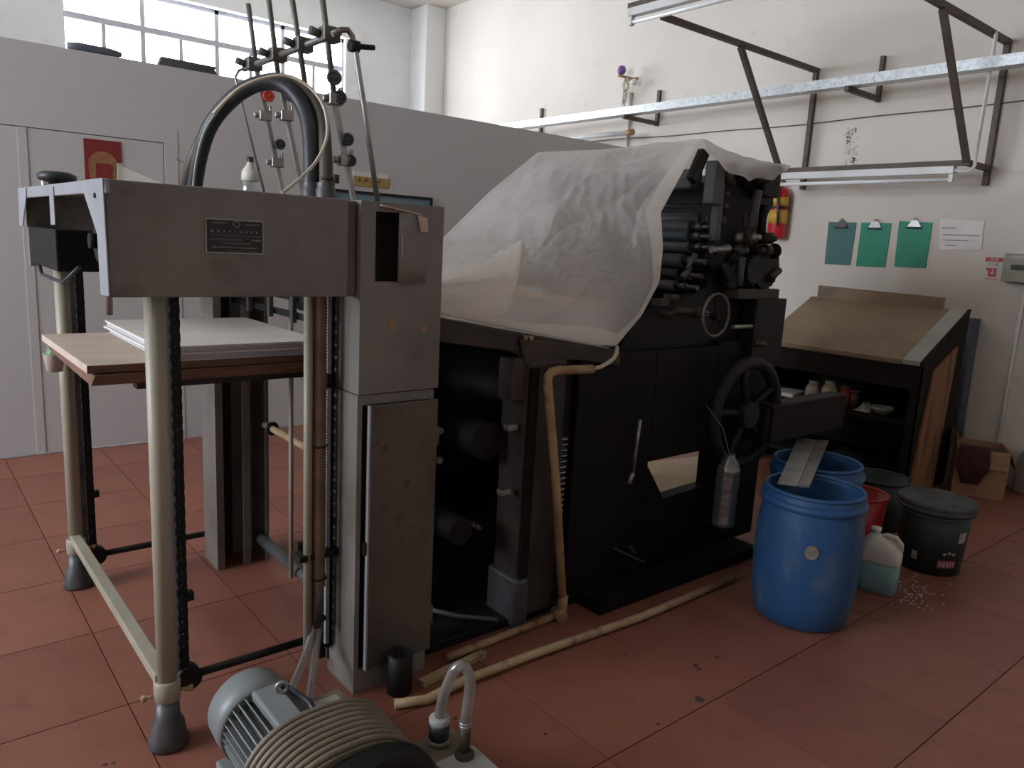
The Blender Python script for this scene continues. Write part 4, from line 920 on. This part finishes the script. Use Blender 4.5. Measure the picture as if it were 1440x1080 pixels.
s1 = PY(617, 340, TF)
bot = polyline([e3, c_, m_, bl, V((PXB+.012, 2.5, zA+.05)), V((PXB+.03, TF, zA+.10))])
farp = polyline([V((TXc, TF, TZ)), V((TXc*.5+s1.x*.5, TF, TZ*.5+s1.z*.5+.02)), s1, V((1.7, TF, 1.26)), V((PXB+.03, TF, zA+.10))])
topp = polyline([tn, V((TXc, (YP+TF)/2, TZ-.012)), V((TXc, TF, TZ))])
def cover(u, v):
    p = topp(u)*(1-v)+bot(u)*v+near(v)*(1-u)+farp(v)*u-((1-u)*(1-v)*tn+u*(1-v)*topp(1)+(1-u)*v*e3+u*v*bot(1))
    k = min(1, 6*u, 6*(1-u), 5*v+.15, 6*(1-v))
    # folds fanning from the near top corner, plus crumples
    an = math.atan2(u*1.2, v+.05)
    fold = .030*(abs(math.sin(an*9+1.2*noise.noise(V((u*3, v*3, 0)))))**.6-.5)*min(1, 2*(u+v))*max(0, 1-.8*u)
    rg = lambda x_, y_, z_: 1-2*abs(noise.noise(V((x_, y_, z_))))
    w2 = max(0, min(1, (v-.38)*5))*max(0, min(1, (.85-v)*6))*max(0, min(1, (.62-u)*6))
    cr = .022*noise.noise(V((u*4, v*4, 2)))+.010*rg(u*6+v*3, v*5-u*2, 5)+.006*rg(u*16+v*9, v*9-u*4, 7)+w2*.010*rg(u*38, v*38, 9)
    n_ = V((-.6, -.5, .55))
    return p + n_*k*(fold+cr+.012)
cv = thing('plastic_cover', (2.1, 2.4, 1.05), 'crumpled translucent plastic sheet draped over the press rollers and feed table', 'plastic sheet')
B().grid(cover, 150, 150).build('main_sheet', 'plastic_film', cv)
# over the top, towards the delivery end
r1 = PY(1090, 236, YP-.01)
def topflap(u, v):   # u: near -> far, v: towards +x
    x = TXc+(r1.x+.04-TXc)*v; y = YP-.03+(TF-YP+.03)*u
    z = TZ+(r1.z+.02-TZ)*v-.02*math.sin(math.pi*v)+.012*noise.noise(V((u*6, v*6, 4)))-.012*math.sin(math.pi*u)
    return V((x, y, z))
B().grid(topflap, 30, 24).build('top_sheet', 'plastic_film', cv)
def hang(u, v):   # scalloped near edge hanging down, u along x
    p = topflap(0, u); d = .085*math.sin(math.pi*min(1, u*.9+.1))**.6*(1+.25*noise.noise(V((u*7, 0, 3))))+.01
    return p+V((0, -.012*math.sin(u*19)*v-.03*v, -d*v))
B().grid(hang, 40, 6).build('hanging_edge', 'plastic_fold', cv)
# doubled hem along the lower and near edges
def hem_near(u, v): 
    t = .05+.95*u; p = near(t); q = cover(.045+.03*math.sin(t*6), t); return p.lerp(q, v)+V((-.004,-.008,.004))
B().grid(hem_near, 40, 4).build('near_hem', 'plastic_fold', cv)
def hem_low(u, v):
    t = .46*u; p = bot(t); q = cover(t, .945-.02*math.sin(u*7)); return p.lerp(q, v)+V((-.004,-.010,.004))
B().grid(hem_low, 40, 4).build('lower_hem', 'plastic_fold', cv)
# white folded flap lying over the table end
smp = [cover(i/40, j/40) for i in range(41) for j in range(41)]
rows = [[PY(600,388,YP+.36), PY(660,376,YP+.36), PY(700,371,YP+.34), PY(730,377,YP+.28)], [PY(600,408,YP-.01), PY(655,402,YP-.01), PY(695,398,YP-.01), PY(726,396,YP)], [PY(600,443,YP-.035), PY(650,451,YP-.035), PY(690,455,YP-.035), PY(712,440,YP-.03)]]
rl_ = [polyline(r_) for r_ in rows]
def flap(u, v):
    p = rl_[0](u).lerp(rl_[1](u), v*2) if v < .5 else rl_[1](u).lerp(rl_[2](u), v*2-1)
    p = p+V((0,-.01,.010))*(1+.9*noise.noise(V((u*4, v*4, 8)))+.5*noise.noise(V((u*11, v*11, 1))))
    q = min(smp, key=lambda c: (c.x-p.x)**2+(c.y-p.y)**2)
    if v < .5: p.z = max(p.z, q.z+.012)
    return V((max(p.x, PXB+.006), p.y, p.z))
B().grid(flap, 28, 20).build('folded_flap', 'plastic_fold', cv)

# hanging clear bottle
c = PY(1016, 738, 1.72); t = PY(1019, 640, 1.72); hb = t.z-c.z
hb_ = thing('water_bottle', (c.x, 1.72, c.z), 'crumpled clear water bottle hung on a wire below the flywheel', 'bottle')
prof = [(0,.0),(.030,.0),(.036,.008)]
for k in range(9):
    h = .02+.022*k; prof += [(.036, h), (.033 if k != 5 else .029, h+.011)]
prof += [(.036,.225),(.034,.24),(.022,.272),(.014,.285),(.013,.30)]
B().lathe([(r_*1.32, h*hb/.30) for r_, h in prof], (c.x, 1.72, c.z), (.02,0,1), 20).build('bottle_body', 'clear_plastic', hb_)
B().tube([(c.x, 1.72, t.z-.01), (c.x-.01, 1.76, t.z+.10), (c.x-.005, 1.86, t.z+.18)], .002, 6).build('hanging_wire', 'wire_dark', hb_)

# ================================================================ vacuum pump with motor
vp = thing('vacuum_pump', (.75, 1.55, 0), 'grey electric motor with ribbed beige belt housing and small pump on the floor', 'vacuum pump')
mx, mz, mr = .665, .145, .104
B().lathe([(0,1.87),(.05,1.872),(.09,1.862),(.105,1.84),(.108,1.79),(.108,1.735),(.1,1.735),(0,1.74)], (mx, 0, mz), (0,1,0), 36).build('fan_cowl', 'motor_paint', vp)
B().cyl((mx, 1.74, mz), (mx, 1.50, mz), .082, n=30).build('motor_body', 'grey_iron', vp)
for k in range(34):
    a_ = 2*math.pi*k/34
    if 1.2 < a_ < 1.75: continue
    d = V((math.cos(a_), 0, math.sin(a_))); t_ = V((-math.sin(a_), 0, math.cos(a_)))*.0016
    c0 = V((mx, 0, mz))
    q = []
    for yy in (1.738, 1.51):
        for s_ in (-1, 1): q.append((c0+d*.080+t_*s_+V((0,yy,0)), c0+d*.102+t_*s_+V((0,yy,0))))
    B().hexa([q[0][0], q[1][0], q[3][0], q[2][0], q[0][1], q[1][1], q[3][1], q[2][1]]).build('cooling_fin', 'motor_paint', vp)
B().box((mx-.028, 1.51, mz+.078), (mx+.04, 1.735, mz+.108)).build('name_pad', 'motor_paint', vp, bevel=.006)
B().torus((mx+.03, 1.68, mz+.125), (.3,1,0), .014, .005, 16, 8).build('lifting_eye', 'worn_steel', vp)
B().tube([(mx+.06, 1.74, mz+.09), (mx+.075, 1.62, mz+.10), (mx+.07, 1.52, mz+.09)], .008, 8).build('motor_cable', 'rubber', vp)
B().box((mx+.07, 1.56, .04), (mx+.20, 1.70, .20)).build('terminal_box', 'rib_paint', vp, bevel=.008)
B().box((mx+.10, 1.58, .20), (mx+.17, 1.66, .212)).build('terminal_lid', 'strip_pale', vp, bevel=.003)
B().box((mx-.10, 1.42, .0), (mx+.12, 1.80, .045)).build('motor_foot', 'motor_paint', vp, bevel=.006)
# ribbed oval housing
ocx, ocz, oa, ob = .715, .135, .185, .158
def oval(s_, yy, n=48, e=2.4):
    out = []
    for k in range(n):
        t = 2*math.pi*k/n; c_, q_ = math.cos(t), math.sin(t)
        out.append(V((ocx+oa*s_*math.copysign(abs(c_)**(2/e), c_), yy, max(.002, ocz+ob*s_*math.copysign(abs(q_)**(2/e), q_)+ .10*(c_)*oa*0))))
    return out
B().prism(oval(.94, 1.345), (0, .17, 0)).build('housing_core', 'rib_paint', vp)
for k in range(9):
    yy = 1.515-.0195*k; ring = oval(1.0-.004*k, yy); ring.append(ring[0]); ring.append(ring[1])
    B().tube(ring, .0075, 8, cap=False).build('housing_rib', 'rib_paint', vp)
B().prism([V((ocx+.03+(p_.x-ocx)*.98, p_.y, p_.z)) for p_ in oval(.93, 1.275)], (0, .07, 0)).build('front_cover', 'black_iron', vp, bevel=.02)
c = PZ(533, 1079, .2)
B().torus((ocx+.05, 1.262, .17), (0,1,0), .02, .005, 18, 8).build('cover_ring', 'worn_steel', vp)
# small pump body
c = PZ(655, 1066, .16)
B().box((.925, 1.15, 0), (1.06, 1.45, .155)).build('pump_body', 'rib_paint', vp, bevel=.014)
B().box((.935, 1.18, .155), (1.05, 1.34, .163)).build('pump_lid', 'strip_pale', vp, bevel=.004)
f0 = PZ(617, 1040, .165)
B().lathe([(.03,0),(.03,.006),(.024,.01)], (f0.x, f0.y, .163), (0,0,1), 20).build('filter_base', 'rib_paint', vp)
cap_ = B().lathe([(0,0),(.026,0),(.026,.046),(0,.046)], (f0.x, f0.y, .170), (0,0,1), 20).build('filter_cap', 'rubber', vp)
B().lathe([(.0265,0),(.0265,.012),(.02,.016),(0,.017)], (f0.x, f0.y, .214), (0,0,1), 20).build('cap_top', 'strip_pale', cap_)
g0 = PZ(653, 1062, .165)
B().cyl((g0.x, g0.y, .155), (g0.x, g0.y, .258), .0125, n=14).lathe([(.024,.160),(.024,.172),(.018,.178),(.0125,.178)], (g0.x, g0.y, 0), (0,0,1), 16).build('outlet_pipe', 'brown_iron', vp)
hp = [V((g0.x, g0.y, .235)), V((g0.x, g0.y, .27)), PY(661,965,g0.y), PY(657,943,g0.y+.01), PY(648,936,g0.y+.02), PY(637,946,g0.y+.03), PY(625,975,(g0.y+f0.y)/2), V((f0.x, f0.y, .235))]
B().tube(smooth(hp), .0135, 12).build('clear_hose', 'clear_hose', vp)
for z in (.248, .256): B().torus((g0.x, g0.y, z), (0,0,1), .0145, .0025, 16, 6).build('hose_clamp', 'worn_steel', vp)

# ================================================================ drums and cans by the press
def drum(c, label):
    t = thing('plastic_drum', c, label, 'drum', 'blue plastic drums')
    R = .195; x, y, z = c
    prof = [(0,.004),(R*.80,0),(R*.90,.012),(R*.98,.11),(R*1.03,.24),(R*1.01,.37),(R*.96,.46),(R*.94,.475)]
    b = B().lathe(prof+[(R*.94,.53),(R*.91,.532),(R*.89,.51),(R*.91,.45),(R*.95,.26),(R*.88,.03),(0,.03)], c, (0,0,1), 40).build('drum_body', 'drum_blue', t)
    B().lathe([(R*.94,.465),(R*1.01,.47),(R*1.02,.482),(R*1.005,.496),(R*.94,.50)], c, (0,0,1), 40).build('drum_collar', 'drum_blue', t)
    B().torus((x, y, z+.527), (0,0,1), R*.925, .008, 40, 8).build('drum_rim', 'drum_blue', t)
    return t
dc = V((2.74, 1.42, 0)); dc1 = (dc.x, dc.y, 0)
d1_ = drum(dc1, 'worn blue plastic drum with a pale round mark and metal plate in its mouth')
def wrapmark(c, R, a0, a1, z0, z1, n=10):
    return B().grid(lambda u, v: V((c[0]+R*math.cos(a0+(a1-a0)*u), c[1]+R*math.sin(a0+(a1-a0)*u), z0+(z1-z0)*v)), n, 3)
fa = math.atan2(-dc.y, -dc.x)
g = B()
vs = [V((dc.x+.2025*math.cos(fa+.09+.13*math.cos(t)), dc.y+.2025*math.sin(fa+.09+.13*math.cos(t)), .335+.028*math.sin(t))) for t in [2*math.pi*k/12 for k in range(12)]]
g._add(vs, [tuple(range(12))]); g.build('round_mark', 'drum_mark', d1_)
d2c = PZ(1147, 770, 0)
dv = V((dc.x, dc.y, 0)).normalized()
d2 = copy_tree(d1_, (3.12, 1.62, 0))
d2['label'] = 'blue plastic drum standing behind the drum with the metal plate'
for ch in list(d2.children):
    if ch.name.startswith('round_mark'): bpy.data.objects.remove(ch)
# folded metal plate across the two drums
q = [PZ(1093, 681, .54), PZ(1138, 687, .54), PZ(1166, 614, .54), PZ(1119, 611, .54)]
mp_ = thing('metal_plate', ((q[0]+q[2])/2), 'grey folded metal plate laid across the mouths of the blue drums', 'metal plate')
zz = .537
q = [PZ(1093, 681, zz), PZ(1138, 687, zz), PZ(1165, 622, zz), PZ(1122, 616, zz)]
f0_ = q[0].lerp(q[1], .62); f1_ = q[3].lerp(q[2], .62)
B().hexa([q[0], f0_, f1_, q[3]] + [p_+V((0,0,.004)) for p_ in (q[0], f0_, f1_, q[3])]).build('wide_leaf', 'worn_steel', mp_)
B().hexa([f0_+V((.004,0,0)), q[1], q[2], f1_+V((.004,0,0))] + [p_+V((0,0,h_)) for p_, h_ in ((f0_+V((.004,0,0)), .002), (q[1], .012), (q[2], .012), (f1_+V((.004,0,0)), .002))]).build('narrow_leaf', 'worn_steel', mp_)

def jug(c, s_, rz, label, bodym, liquid, name='plastic_jug', hh=.30):
    t = thing(name, c, label, 'jug')
    rot = Matrix.Rotation(rz, 3, 'Z'); cc = V(c)
    def ring(a_, b_, z, e=4.5, n=28, dx=0):
        out = []
        for k in range(n):
            th = 2*math.pi*k/n; c_, q_ = math.cos(th), math.sin(th)
            out.append(cc+rot@(V((dx+a_*math.copysign(abs(c_)**(2/e), c_), b_*math.copysign(abs(q_)**(2/e), q_), z))*s_))
        return out
    def loft(rs_, name_, m_, capb=True, capt=True):
        b = B(); n = len(rs_[0]); vs = [p_ for r_ in rs_ for p_ in r_]; fs = []
        for i in range(len(rs_)-1):
            for k in range(n): fs.append((i*n+k, i*n+(k+1) % n, (i+1)*n+(k+1) % n, (i+1)*n+k))
        if capb: fs.append(tuple(reversed(range(n))))
        if capt: fs.append(tuple((len(rs_)-1)*n+k for k in range(n)))
        b._add(vs, fs, True); return b.build(name_, m_, t)
    lh = .155 if liquid else .01
    if liquid: loft([ring(.088,.062,.0), ring(.095,.068,.008), ring(.096,.069,lh)], 'liquid_part', liquid)
    loft([ring(.096,.069,lh if liquid else 0), ring(.097,.070,.17 if liquid else .02), ring(.097,.070,.20), ring(.090,.064,.232,3.5), ring(.066,.052,.262,2.8,28,-.012), ring(.03,.03,.285,2,28,-.03), ring(.021,.021,.292,2,28,-.035)], 'jug_body', bodym)
    loft([ring(.020,.020,.290,2,28,-.035), ring(.020,.020,.305,2,28,-.035)], 'neck', bodym)
    loft([ring(.024,.024,.303,2,28,-.035), ring(.024,.024,.322,2,28,-.035)], 'cap', 'white_plastic')
    hp_ = [cc+rot@(V(p_)*s_) for p_ in ((-.02,0,.270),(.02,0,.292),(.06,0,.288),(.085,0,.262),(.088,0,.23))]
    B().tube(hp_, .013*s_, 10).build('handle', bodym, t)
    return t
jc = PZ(1231, 828, 0)
jug((jc.x, jc.y, 0), .86, math.radians(-75), 'white plastic jug half full of pale blue liquid before the red pail', 'jug_white', 'jug_liquid')
j2 = PZ(1432, 694, 0)
jug((j2.x+.05, j2.y-.05, 0), .95, math.radians(80), 'milky plastic jug standing on the floor beside the cardboard box', 'jerrycan_plastic', None)

def pail(c, R0, R1, Hh, m, label, name='pail', lid=None, inner=None, cat='pail'):
    t = thing(name, c, label, cat)
    w_ = .006
    if lid:
        B().lathe([(0,.0),(R0,0),(R1,Hh),(0,Hh)], c, (0,0,1), 36).build('pail_body', m, t)
        B().lathe([(R1,Hh-.035),(R1+.012,Hh-.033),(R1+.014,Hh-.02),(R1+.006,Hh-.016),(R1+.012,Hh-.010),(R1+.012,Hh+.008),(R1-.004,Hh+.010),(R1-.014,Hh+.001),(0,Hh+.001)], c, (0,0,1), 36).build('lid', lid, t)
    else:
        B().lathe([(0,.0),(R0,0),(R1,Hh),(R1-w_,Hh),(R0-w_,.02),(0,.02)], c, (0,0,1), 36).build('pail_body', m, t)
        B().torus((c[0], c[1], c[2]+Hh), (0,0,1), R1, .007, 36, 6).build('pail_rim', m, t)
    return t
gc = V((3.735, 1.335, 0))
gp = pail((gc.x, gc.y, 0), .134, .155, .325, 'pail_green', 'dark green pail with dusty lid and red and white label', lid='dusty_lid')
fa = math.atan2(-gc.y, -gc.x)
def onpail(c, R0, R1, Hh, u0, u1, z0, z1, fa=fa, n=8):
    def f(u, v):
        z = z0+(z1-z0)*v; R = R0+(R1-R0)*z/Hh+.0012; a_ = fa+u0+(u1-u0)*u; return V((c[0]+R*math.cos(a_), c[1]+R*math.sin(a_), z))
    return B().grid(f, n, 2)
onpail((gc.x, gc.y), .134, .155, .325, .28, .88, .043, .08).build('red_label', 'label_red', gp)
g = B()
for k in range(5):
    g2 = onpail((gc.x, gc.y), .1348, .1558, .325, .34+.11*k, .40+.11*k, .050, .073, n=2); g._add(g2.v, g2.f)
g.build('label_characters', 'label_pale', gp)
g = B()
for k in range(3):
    g2 = onpail((gc.x, gc.y), .134, .155, .325, .40+.15*k, .50+.15*k, .105+.006*(k % 2), .117+.006*(k % 2), n=3); g._add(g2.v, g2.f)
g.build('white_script', 'label_pale', gp)
onpail((gc.x, gc.y), .134, .155, .325, .82, 1.12, .165, .215).build('white_sticker', 'label_pale', gp)
onpail((gc.x, gc.y), .134, .155, .325, -.52, -.34, .06, .10).build('pale_patch', 'label_pale', gp)
cc0 = V((gc.x, gc.y, 0)); hpts = []
for k in range(13):
    a_ = math.pi*k/12; s1_ = V((math.cos(fa+math.pi/2), math.sin(fa+math.pi/2), 0)); f_ = V((math.cos(fa), math.sin(fa), 0))
    hpts.append(cc0+V((0,0,.29))+s1_*.166*math.cos(a_)+f_*.167*math.sin(a_)+V((0,0,-.012*math.sin(a_))))
B().tube(hpts, .003, 6).build('bail_handle', 'grey_iron', gp)
rc = PZ(1224, 694, .295)
rc = rc+V((-.035, .035, 0))
rp_ = pail((rc.x, rc.y, 0), .105, .128, .295, 'pail_red', 'red plastic pail behind the white jug')
B().lathe([(0,0),(.112,0),(.112,.004),(0,.004)], (rc.x, rc.y, .20), (0,0,1), 28).build('pail_contents', 'spot', rp_)
kc = PZ(1238, 671, .27)
pail((kc.x, kc.y, 0), .125, .15, .27, 'pail_green', 'open black pail standing in the shade under the desk edge')

# floor spots and debris
g = B(); rs = random.Random(21)
def blot(px, py, r):
    c = PZ(px, py, .0006); n = 9
    g._add([V((c.x+r*rs.uniform(.6,1.1)*math.cos(2*math.pi*k/n), c.y+r*rs.uniform(.5,1)*math.sin(2*math.pi*k/n), .0006)) for k in range(n)], [tuple(range(n))])
for a_ in ((985,984,.022),(978,936,.012),(983,941,.010),(1008,924,.010),(850,892,.015),(775,922,.008),(880,920,.008),(925,1018,.008),(767,1032,.008),(898,1024,.004),(148,1075,.008),(160,1073,.008),(640,1010,.008)): blot(*a_)
o = g.build('oil_spots', 'spot', fl); o['kind'] = 'stuff'
g = B()
for k in range(160):
    c = PZ(rs.gauss(1275, 28), rs.gauss(832, 12), 0); s_ = rs.uniform(.003, .008)
    if math.hypot(c.x-gc.x, c.y-gc.y) < .155 or math.hypot(c.x-jc.x, c.y-jc.y) < .115: continue
    g.hexa([(c.x-s_, c.y-s_*.6, 0), (c.x+s_, c.y-s_*.4, 0), (c.x+s_*.8, c.y+s_*.6, 0), (c.x-s_*.7, c.y+s_*.5, 0)]+[(c.x-s_*.6, c.y-s_*.4, s_*.5), (c.x+s_*.6, c.y-s_*.3, s_*.4), (c.x+s_*.5, c.y+s_*.4, s_*.5), (c.x-s_*.5, c.y+s_*.3, s_*.4)])
o = one('grit', g, 'strip_pale', 'pale grit scattered on the floor between the jug and green pail', 'grit'); o['kind'] = 'stuff'

# ================================================================ sloping desk by the wall
DY0 = 1.87
q = PY(1297, 510, DY0); DZ = q.z; DXF = q.x
q = PY(1365, 437, DY0); DXB = q.x; DZB = q.z
DY1 = PZ(1080, 480, DZ).y + .10
dk = thing('light_table', (DXF+.3, (DY0+DY1)/2, 0), 'grimy wooden desk with sloping top, open shelves and an orange side plank', 'desk')
def dz_(x): return DZ+(DZB-DZ)*(x-DXF)/(DXB-DXF)
B().hexa([(DXF,DY0+.115,DZ-.03),(DXB,DY0+.115,DZB-.03),(DXB,DY1,DZB-.03),(DXF,DY1,DZ-.03),(DXF,DY0+.115,DZ),(DXB,DY0+.115,DZB),(DXB,DY1,DZB),(DXF,DY1,DZ)]).build('sloping_top', 'desk_top', dk, bevel=.003)
B().hexa([(DXF,DY0+.012,DZ-.025),(DXB-.02,DY0+.012,DZB-.03),(DXB-.02,DY0+.113,DZB-.03),(DXF,DY0+.113,DZ-.025),(DXF,DY0+.012,DZ+.004),(DXB-.02,DY0+.012,DZB+.002),(DXB-.02,DY0+.113,DZB+.002),(DXF,DY0+.113,DZ+.004)]).build('pale_strip', 'strip_pale', dk, bevel=.002)
zl = PX(1322, 418, DXB).z
B().hexa([(DXB-.012,DY0+.16,DZB-.03),(DXB+.006,DY0+.16,DZB-.03),(DXB+.006,DY1-.05,DZB-.03),(DXB-.012,DY1-.05,DZB-.03),(DXB-.012,DY0+.16,zl),(DXB+.006,DY0+.16,zl),(DXB+.006,DY1-.05,zl+.015),(DXB-.012,DY1-.05,zl+.015)]).build('back_ledge', 'desk_top', dk)
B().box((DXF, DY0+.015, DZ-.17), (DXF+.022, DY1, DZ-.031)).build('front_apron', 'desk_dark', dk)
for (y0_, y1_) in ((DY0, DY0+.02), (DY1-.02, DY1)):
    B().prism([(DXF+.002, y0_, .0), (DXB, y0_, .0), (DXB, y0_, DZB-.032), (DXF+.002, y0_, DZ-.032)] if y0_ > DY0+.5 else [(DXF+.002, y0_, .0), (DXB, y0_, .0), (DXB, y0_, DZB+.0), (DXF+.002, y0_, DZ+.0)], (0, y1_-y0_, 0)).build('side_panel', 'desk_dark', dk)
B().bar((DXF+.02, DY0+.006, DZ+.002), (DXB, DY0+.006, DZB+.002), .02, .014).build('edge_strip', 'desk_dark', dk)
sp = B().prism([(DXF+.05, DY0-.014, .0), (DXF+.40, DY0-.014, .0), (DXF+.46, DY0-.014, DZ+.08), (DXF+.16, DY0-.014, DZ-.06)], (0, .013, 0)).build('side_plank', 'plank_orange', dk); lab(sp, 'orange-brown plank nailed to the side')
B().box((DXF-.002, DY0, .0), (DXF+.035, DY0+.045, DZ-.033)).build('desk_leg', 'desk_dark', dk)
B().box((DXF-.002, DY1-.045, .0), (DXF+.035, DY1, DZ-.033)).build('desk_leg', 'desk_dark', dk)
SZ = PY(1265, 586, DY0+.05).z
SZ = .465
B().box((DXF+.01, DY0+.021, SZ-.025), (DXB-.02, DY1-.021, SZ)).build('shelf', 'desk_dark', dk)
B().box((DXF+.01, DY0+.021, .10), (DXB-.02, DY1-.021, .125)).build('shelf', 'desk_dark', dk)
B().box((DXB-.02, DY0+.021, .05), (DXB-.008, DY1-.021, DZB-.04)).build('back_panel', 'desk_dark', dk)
# shelf contents
def shelf_at(px, py, dx=.12): 
    return PZ(px, py, SZ)
def jar(px, py, r, h, m, label, capm, cat='jar'):
    x = DXF+.12; y = PX(px, py, x).y
    t = thing('glass_jar', (x, y, SZ), label, cat)
    B().lathe([(0,0),(r,.002),(r*1.03,.02),(r*1.03,h*.62),(r*.75,h*.80),(r*.6,h*.84),(0,h*.84)], (x, y, SZ), (0,0,1), 20).build('jar_body', m, t)
    B().lathe([(r*.66,h*.84),(r*.68,h),(0,h)], (x, y, SZ), (0,0,1), 20).build('jar_lid', capm, t)
jar(1141, 567, .048, .135, 'glass_jar', 'pinkish jar on the desk shelf beside the loose papers', 'bowl_glaze')
jar(1164, 566, .048, .155, 'jar_cream', 'cream jar with pale lid on the desk shelf', 'jar_cream')
def tinat(px, py, r, h, m, nm, label, cat):
    x = DXF+.14; c = PX(px, py, x)
    t = thing(nm, (x, c.y, SZ), label, cat)
    B().lathe([(0,0),(r,0),(r,h),(r*.9,h),(r*.9,h-.004),(0,h-.004)], (x, c.y, SZ), (0,0,1), 18).build('tin_body', m, t)
    B().torus((x, c.y, SZ+h), (0,0,1), r*.97, .003, 18, 6).build('tin_rim', 'worn_steel', t)
tinat(1187, 566, .032, .13, 'tin_red', 'paint_tin', 'tall red tin on the desk shelf', 'tin')
tinat(1201, 568, .028, .11, 'bottle_brown', 'ink_tin', 'dark brown tin on the desk shelf beside the red tin', 'tin')
c = PX(1240, 577, DXF+.11)
t = thing('enamel_bowl', (c.x, c.y, SZ), 'greenish grey bowl on the desk shelf near the side plank', 'bowl')
B().lathe([(0,.0),(.035,0),(.07,.04),(.074,.05),(.068,.047),(.034,.008),(0,.008)], (c.x, c.y, SZ), (0,0,1), 24).build('bowl_shell', 'bowl_glaze', t)
one('rag', B().grid(lambda u, v: V((c.x+.02+.16*(u-.5), c.y+.105+.10*(v-.5), SZ+.004+.045*max(0, math.sin(math.pi*u)*math.sin(math.pi*v))*(1+.8*noise.noise(V((u*5, v*5, 2)))))), 16, 16), 'bowl_glaze', 'crumpled grey rag on the desk shelf beside the bowl', 'rag', solid=.002)
for i, (px_0, h_, lb) in enumerate(((1112, .012, 'lower pale paper pad lying on the desk shelf by the flywheel'), (1110, .010, 'upper pale paper pad lying on the desk shelf by the flywheel'))):
    c = PX(px_0, 566, DXF+.10); z0_ = SZ+(.0 if i == 0 else .013)
    c.y = DY1-.14
    one('paper_pad', B().hexa([(c.x-.05,c.y-.12,z0_),(c.x+.18,c.y-.10+.02*i,z0_),(c.x+.17,c.y+.11,z0_),(c.x-.06,c.y+.10,z0_),(c.x-.05,c.y-.12,z0_+h_),(c.x+.18,c.y-.10+.02*i,z0_+h_),(c.x+.17,c.y+.11,z0_+h_),(c.x-.06,c.y+.10,z0_+h_)]), 'paper', lb, 'paper pad')
# clutter in the lower compartment
one('plastic_wad', B().grid(lambda u, v: V((DXF+.15+.25*(u-.5), DY0+.42+.4*(v-.5), .128+.05*max(0, math.sin(math.pi*u)*math.sin(math.pi*v))*(1+.7*noise.noise(V((u*4, v*4, 7)))))), 24, 24), 'black_iron', 'dark crumpled plastic on the lower desk shelf', 'plastic wad', solid=.002)
# tube leaning behind the desk
a = PX(1366, 452, 5.50); c = PX(1350, 600, 5.46)
one('leaning_tube', B().tube([(5.49, c.y+.02, .0), (5.545, a.y, a.z+.02)], .036, 16), 'blue_tube', 'blue-grey tube leaning on the wall behind the desk', 'tube')
# cardboard box with a cloth
BL = V((5.22, 1.50, 0)); BR = math.radians(27)
bw, bd_, bh = .30, .285, .30
bxo = thing('cardboard_box', BL, 'open brown cardboard box with folded-out flaps by the wall', 'box')
def lb(x, y, z): return BL+V((x, y, z))
B().box(lb(0,0,0), lb(bw,bd_,.006)).build('box_base', 'cardboard', bxo)
for q in (((0,0,.006),(.005,bd_,bh)), ((bw-.005,0,.006),(bw,bd_,bh)), ((.005,0,.006),(bw-.005,.005,bh)), ((.005,bd_-.005,.006),(bw-.005,bd_,bh))): B().box(lb(*q[0]), lb(*q[1])).build('box_side', 'cardboard', bxo)
def fl_(p0, p1, out):
    p0, p1, out = lb(*p0), lb(*p1), V(out); th = out.cross(p1-p0).normalized()*.004
    B().hexa([p0, p1, p1+out-(p1-p0)*.03, p0+out+(p1-p0)*.03, p0+th, p1+th, p1+out-(p1-p0)*.03+th, p0+out+(p1-p0)*.03+th]).build('box_flap', 'cardboard', bxo)
fl_((0,.0,bh), (0,.12,bh), (-.03,0,-.11)); fl_((0,.0,bh), (bw,0,bh), (.02,-.05,-.115)); fl_((0,bd_,bh), (bw,bd_,bh), (0,.004,.07))
bxo.rotation_euler.z = BR
mc = thing('maroon_cloth', BL+V((0,0,.05)), 'dark maroon cloth hung over the side of the cardboard box', 'cloth')
def cloth(u, v):
    s_ = v*.34; yy = .12+.15*u+.012*noise.noise(V((u*3, v*3, 1)))
    if s_ < .06: return lb(.045-s_, yy, bh+.010+.006*noise.noise(V((u*4, v*9, 2))))
    w_ = (s_-.06)/.28
    return lb(-.018-.03*math.sin(math.pi*w_)-.008*noise.noise(V((u*5, v*4, 6))), .195+(yy-.195)*(1.15 if w_ < .55 else 1.15-1.1*(w_-.55)), bh+.006-(s_-.06)*.80)
B().grid(cloth, 14, 26).build('cloth_fabric', 'cloth_maroon', mc, solid=.006)
mc.rotation_euler.z = BR
